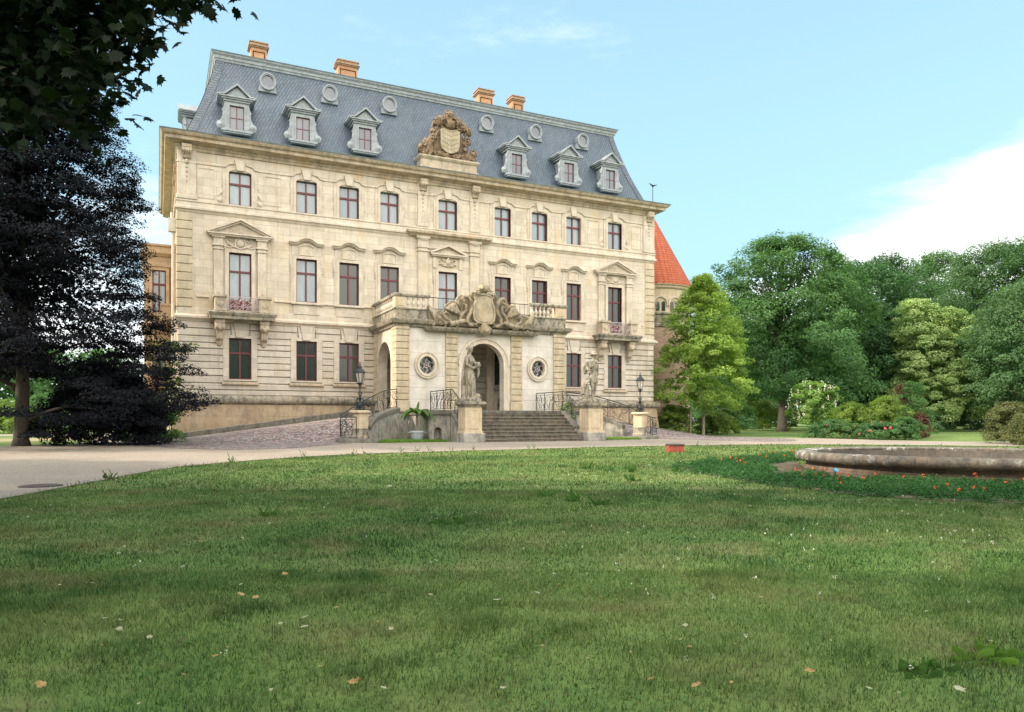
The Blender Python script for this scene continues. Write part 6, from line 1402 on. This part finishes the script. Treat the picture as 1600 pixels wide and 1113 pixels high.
BARE = [(camp(x, y, 1.1 * 1166 / (y - 659))[:2], r_) for x, y, r_ in ((75, 1092, .17), (150, 998, .13), (232, 948, .12), (418, 972, .13), (130, 818, .3), (1575, 968, .16), (1450, 1062, .08))]
def keep(P_, m=0.):
    k = on_lawn(P_, m) & ~in_poly(P_, BED) & (np.hypot(P_[:, 0] - FCX, P_[:, 1] - FCY) > FR)
    for c_, r_ in BARE:
        dd = (P_ - c_); k &= ((dd @ RT[:2] / (r_ * 2.2)) ** 2 + (dd @ FW[:2] / r_) ** 2 + rng.normal(size=len(P_)) * .9) > .45
    return k
Vs = []; Ts = []
patch = lambda P_: .5 + .5 * np.sin(P_[:, 0] * 2.1 + 1.3 * np.sin(P_[:, 1] * 1.7)) * np.sin(P_[:, 1] * 2.6 + 1.1 * np.sin(P_[:, 0] * 1.3))
for n, d0, d1, h0, w0 in ((330000, 2.0, 5.5, .038, .0036), (380000, 5.5, 12, .040, .0066), (220000, 12, 24, .045, .016), (130000, 24, 42, .05, .034)):
    P_, dep = frustum_pts(rng, n, d0, d1); k = keep(P_ + rng.normal(size=P_.shape) * .10, .06); P_ = P_[k]; m_ = len(P_); pt = patch(P_); pt2 = patch(P_ * .37 + 5)
    h = h0 * rng.uniform(.3, 1.3, m_) ** 1.3 * (.5 + 1.5 * (patch(P_ * 3.1 + 1) * patch(P_ * .8 + 3)) ** 1.5 + .5 * pt * pt2); h *= np.where(rng.uniform(size=m_) < .02, 1.8, 1); a = rng.uniform(0, 6.28, m_); ln = rng.uniform(.2, 1.5, m_) * h; wd = w0 * rng.uniform(.6, 1.5, m_)
    z = np.array([gz(0, y_) for y_ in P_[:, 1]]) if d1 > 20 else np.zeros(m_)
    d_ = np.stack([np.cos(a), np.sin(a)], 1); q = np.stack([-d_[:, 1], d_[:, 0]], 1)
    b0 = np.column_stack([P_ - q * wd[:, None] / 2, z - .003]); b1 = np.column_stack([P_ + q * wd[:, None] / 2, z - .003]); tp = np.column_stack([P_ + d_ * ln[:, None], z + h])
    Vs.append(np.stack([b0, b1, tp], 1).reshape(-1, 3)); Ts.append(np.clip(rng.uniform(0, .75, m_) + .55 * (pt - .5) + .5 * (patch(P_ * 4.3 + 2) * patch(P_ * 2.2) - .3), 0, 1))
tag(npmesh('grass', np.concatenate(Vs), 3, 'grass', None, np.concatenate(Ts)), 'short summer lawn grass with dry patches in front of the palace', 'grass', kind='stuff')
# grass strips by the stairs and lamp pedestals
for x0, x1, y0, y1, lab in ((8.2, 11.6, -8.9, -7.0, 'grass strip around the banana tub left of the steps'), (19.9, 22.8, -8.9, -7.2, 'bright grass strip right of the steps beside the pedestal')):
    n = 22000; P_ = np.stack([rng.uniform(x0, x1, n), rng.uniform(y0, y1, n)], 1); a = rng.uniform(0, 6.28, n); h = rng.uniform(.05, .16, n); d_ = np.stack([np.cos(a), np.sin(a)], 1); q = np.stack([-d_[:, 1], d_[:, 0]], 1)
    tag(npmesh('grass', np.stack([np.column_stack([P_ - q * .012, np.full(n, .1)]), np.column_stack([P_ + q * .012, np.full(n, .1)]), np.column_stack([P_ + d_ * h[:, None] * .5, .12 + h])], 1).reshape(-1, 3), 3, 'lush', None, rng.uniform(.1, 1, n)), lab, 'grass', kind='stuff')
# clover and plantain leaves lying low between the blades
P_, dep = frustum_pts(rng, 90000, 2.3, 11); k = keep(P_, -.1) & (patch(P_ * 1.3 + 7) * patch(P_ * .5 + 1) + rng.normal(size=len(P_)) * .1 > .42); P_ = P_[k]; n = len(P_)
tag(npmesh('clover', leaf_quads(np.column_stack([P_, rng.uniform(.008, .034, n)]), rng.normal(size=(n, 3)) * .45 + np.array([0, 0, 1.]), .019, .85, rng), 4, 'weed', None, rng.uniform(0, .8, n)), 'low clover leaves matted between the grass of the lawn', 'clover', kind='stuff')
# clover heads and daisies: far too many to count
P_, dep = frustum_pts(rng, 4600, 3.2, 22); k = keep(P_, -.3); P_ = P_[k]; dep = dep[k]
lat_ = (P_ - CAM[:2]) @ RT[:2] / dep; k = rng.uniform(size=len(P_)) < np.clip(.12 + .8 * (lat_ > .05) * np.clip(patch(P_ * .6 + 2) * 1.4 - .3, 0, 1), 0, 1); P_ = P_[k]; n = len(P_)
c3 = np.column_stack([P_, rng.uniform(.035, .06, n)]); idx = np.repeat(np.arange(n), 7); tag(npmesh('clover_flowers', leaf_quads(c3[idx] + rng.normal(size=(len(idx), 3)) * .006, rng.normal(size=(len(idx), 3)), .0095, .8, rng), 4, 'petal_white', None, rng.uniform(0, 1, len(idx))), 'tiny white clover heads scattered over the lawn', 'flowers', kind='stuff')
# fallen leaves: each one its own object
lm = []
for q in range(5):
    r_ = random.Random(q); V = [((a * 1.0), (b_ - .45), .08 * math.sin(3 * a + q) + .12 * (b_ - .5) ** 2 + .05 * r_.random()) for a, b_ in LEAF]
    V.append((0, .05, 0)); n_ = len(LEAF); me = bpy.data.meshes.new('fallen_leaf'); me.from_pydata(V, [], [(i, (i + 1) % n_, n_) for i in range(n_)]); me.update()
    at_ = me.attributes.new('tint', 'FLOAT', 'POINT'); at_.data.foreach_set('value', [r_.random()] * len(V)); me.materials.append(M['deadleaf'] if q < 2 else M['paleleaf']); lm.append(me)
spots = [(283, 1012, .075, 3), (376, 937, .05, 0), (399, 942, .045, 0), (838, 935, .06, 2), (994, 910, .04, 0), (1018, 1074, .045, 1), (1265, 1061, .05, 1), (551, 1079, .045, 1), (140, 919, .06, 3), (778, 946, .06, 3), (1091, 899, .05, 0), (1108, 921, .05, 2), (557, 1076, .04, 1), (320, 836, .07, 2), (314, 852, .07, 0), (608, 763, .11, 3), (1088, 1113 - 30, .05, 0), (186, 994, .04, 2), (477, 974, .045, 3), (475, 990, .05, 3), (62, 1083, .05, 1), (336, 1037, .035, 1), (165, 976, .04, 2), (505, 812, .08, 2), (445, 905, .05, 1), (210, 866, .05, 2), (1500, 1090, .05, 3)]
for k in range(75):
    x = rng.uniform(-20, 1620) if k % 3 else rng.uniform(-20, 700); y = 659 + 454 * rng.uniform(.18, 1) ** 1.0; spots.append((x, y, rng.uniform(.015, .035), int(rng.integers(0, 5))))
for k, (x, y, sz, q) in enumerate(spots):
    p = camp(x, y, 1.1 * 1166 / (y - 659)); o = bpy.data.objects.new('fallen_leaf', lm[q]); col.objects.link(o); o.location = (float(p[0]), float(p[1]), .035); sz *= .95; o.scale = (sz,) * 3; o.rotation_euler = (rng.uniform(-.35, .35), rng.uniform(-.35, .35), rng.uniform(0, 6.28))
    lb = 'small curled brown leaf lying on the lawn' if q < 2 else 'small pale dry leaf lying on the lawn'
    if k == 0: lb = 'largest pale lobed leaf on the lawn, lower left foreground'
    tag(o, lb, 'leaf', 'fallen leaves scattered on the lawn')
# taller weeds in the lawn and along the path edge
def weed(x, y, h, n_, label, wide=1., group='taller weeds in the lawn', mat='weed', name='weed_tuft'):
    p = camp(x, y, 1.1 * 1166 / (y - 659)); mb = MB(); r_ = random.Random(int(x * 7 + y))
    for k in range(n_):
        a = r_.uniform(0, 6.28); b0 = (r_.uniform(-.08, .08) * wide, r_.uniform(-.05, .05) * wide, 0)
        blade_leaf(mb, b0, a, h * r_.uniform(.3, .8) * wide, h * (.05 if name == 'edge_weed' else .09) * r_.uniform(.6, 1.3), r_.uniform(.3, 1.), r_.uniform(.8, 2.2) / wide, 4)
    me = mb.mesh(name); at_ = me.attributes.new('tint', 'FLOAT', 'POINT'); at_.data.foreach_set('value', np.repeat([r_.random() for _ in range(n_)], 15).astype(np.float32))
    o = link(me, name, mat); o.location = (float(p[0]), float(p[1]), 0); return tag(o, label, 'weed', group)
weed(1545, 1030, .10, 46, 'bright broad-leaved weed clump in the lower right corner', 1.5, mat='lush')
weed(1440, 1050, .07, 30, 'low dark weed clump left of the bright corner clump', 1.5)
weed(900, 783, .19, 22, 'tallest weed tuft in the middle of the lawn'); weed(938, 790, .15, 20, 'feathery weed tuft just right of the tallest one'); weed(850, 776, .12, 24, 'low dark weed tuft left of the tallest one', 1.4)
weed(700, 818, .12, 26, 'small dark weed tuft left of the lawn centre', 1.5); weed(418, 806, .16, 18, 'thin weed tuft on the left part of the lawn'); weed(988, 752, .16, 26, 'weed tuft on the back lawn below the right statue')
weed(985, 738, .20, 20, 'upper weed tuft on the back lawn below the right statue'); weed(917, 733, .22, 16, 'weed tuft on the back lawn below the steps'); weed(952, 737, .18, 16, 'weed tuft between two others on the back lawn'); weed(1060, 737, .16, 22, 'weed tuft beside the left tip of the flower bed')
for k, x in enumerate((172, 363, 475, 552, 570, 628, 652, 672, 705, 740, 826, 835, 1090, 1105)):
    y = float(np.interp(x, [0, 150, 300, 500, 640, 900, 1050, 1240], [778, 752, 728, 712, 706, 700, 698, 694])); weed(x, y, .24 if k in (1, 0) else .2, 12 if k in (0, 1) else 7, 'thin grassy weed on the path edge, ' + ['first', 'second', 'third', 'fourth', 'fifth', 'sixth', 'seventh', 'eighth', 'ninth', 'tenth', 'eleventh', 'twelfth', 'thirteenth', 'last'][k] + ' from the left', .7, 'weeds along the path edge', name='edge_weed')
# ground under the marigolds and the marigolds themselves
mb = MB(); mb.add([(float(p[0]), float(p[1]), .012) for p in BED], [tuple(range(len(BED)))]); o = mb.build('flower_bed_soil', 'soil', fix=False)
if o.data.polygons[0].normal.z < 0: o.data.flip_normals()
tag(o, kind='structure')
lo_, hi_ = BED.min(0), BED.max(0); P_ = rng.uniform(lo_ - .3, hi_ + .3, (9000, 2)); P_ = P_[in_poly(P_ + rng.normal(size=P_.shape) * .16, BED)]; d_ = np.hypot(P_[:, 0] - FCX, P_[:, 1] - FCY)
bare = (np.sin(P_[:, 0] * 1.7 + 2 * np.sin(P_[:, 1] * 1.1)) * np.sin(P_[:, 1] * 1.9) > .45) & (d_ < FR + 1.5); P_ = P_[(~bare) & (d_ > FR + .68)]
if len(P_) > 2100: P_ = P_[:2100]
hp = rng.uniform(.10, .19, len(P_)); idx = np.repeat(np.arange(len(P_)), 46); n = len(idx); o3 = unit(rng.normal(size=(n, 3))) * rng.uniform(.3, 1, (n, 1)); C3 = np.column_stack([P_[idx] + o3[:, :2] * .12, np.abs(o3[:, 2]) * hp[idx]])
tag(npmesh('marigold_plants', leaf_quads(C3, o3 + np.array([0, 0, .6]), .055, .35, rng), 4, 'marigold', None, rng.uniform(0, 1, n)), 'low dark green marigold plants filling the bed around the basin', 'marigold plants', kind='stuff')
lat2 = (P_ - CAM[:2]) @ RT[:2]; fk = rng.choice(np.where(lat2 > 5.2)[0], 55, replace=False); c3 = np.column_stack([P_[fk], hp[fk] + .02]); idx = np.repeat(np.arange(len(fk)), 10)
tag(npmesh('marigold_flowers', leaf_quads(c3[idx] + rng.normal(size=(len(idx), 3)) * .01, rng.normal(size=(len(idx), 3)) * .6 + np.array([0, 0, .5]), .024, .9, rng), 4, 'petal_orange', None, rng.uniform(0, 1, len(idx))), 'small orange marigold blooms dotted over the flower bed', 'flowers', kind='stuff')
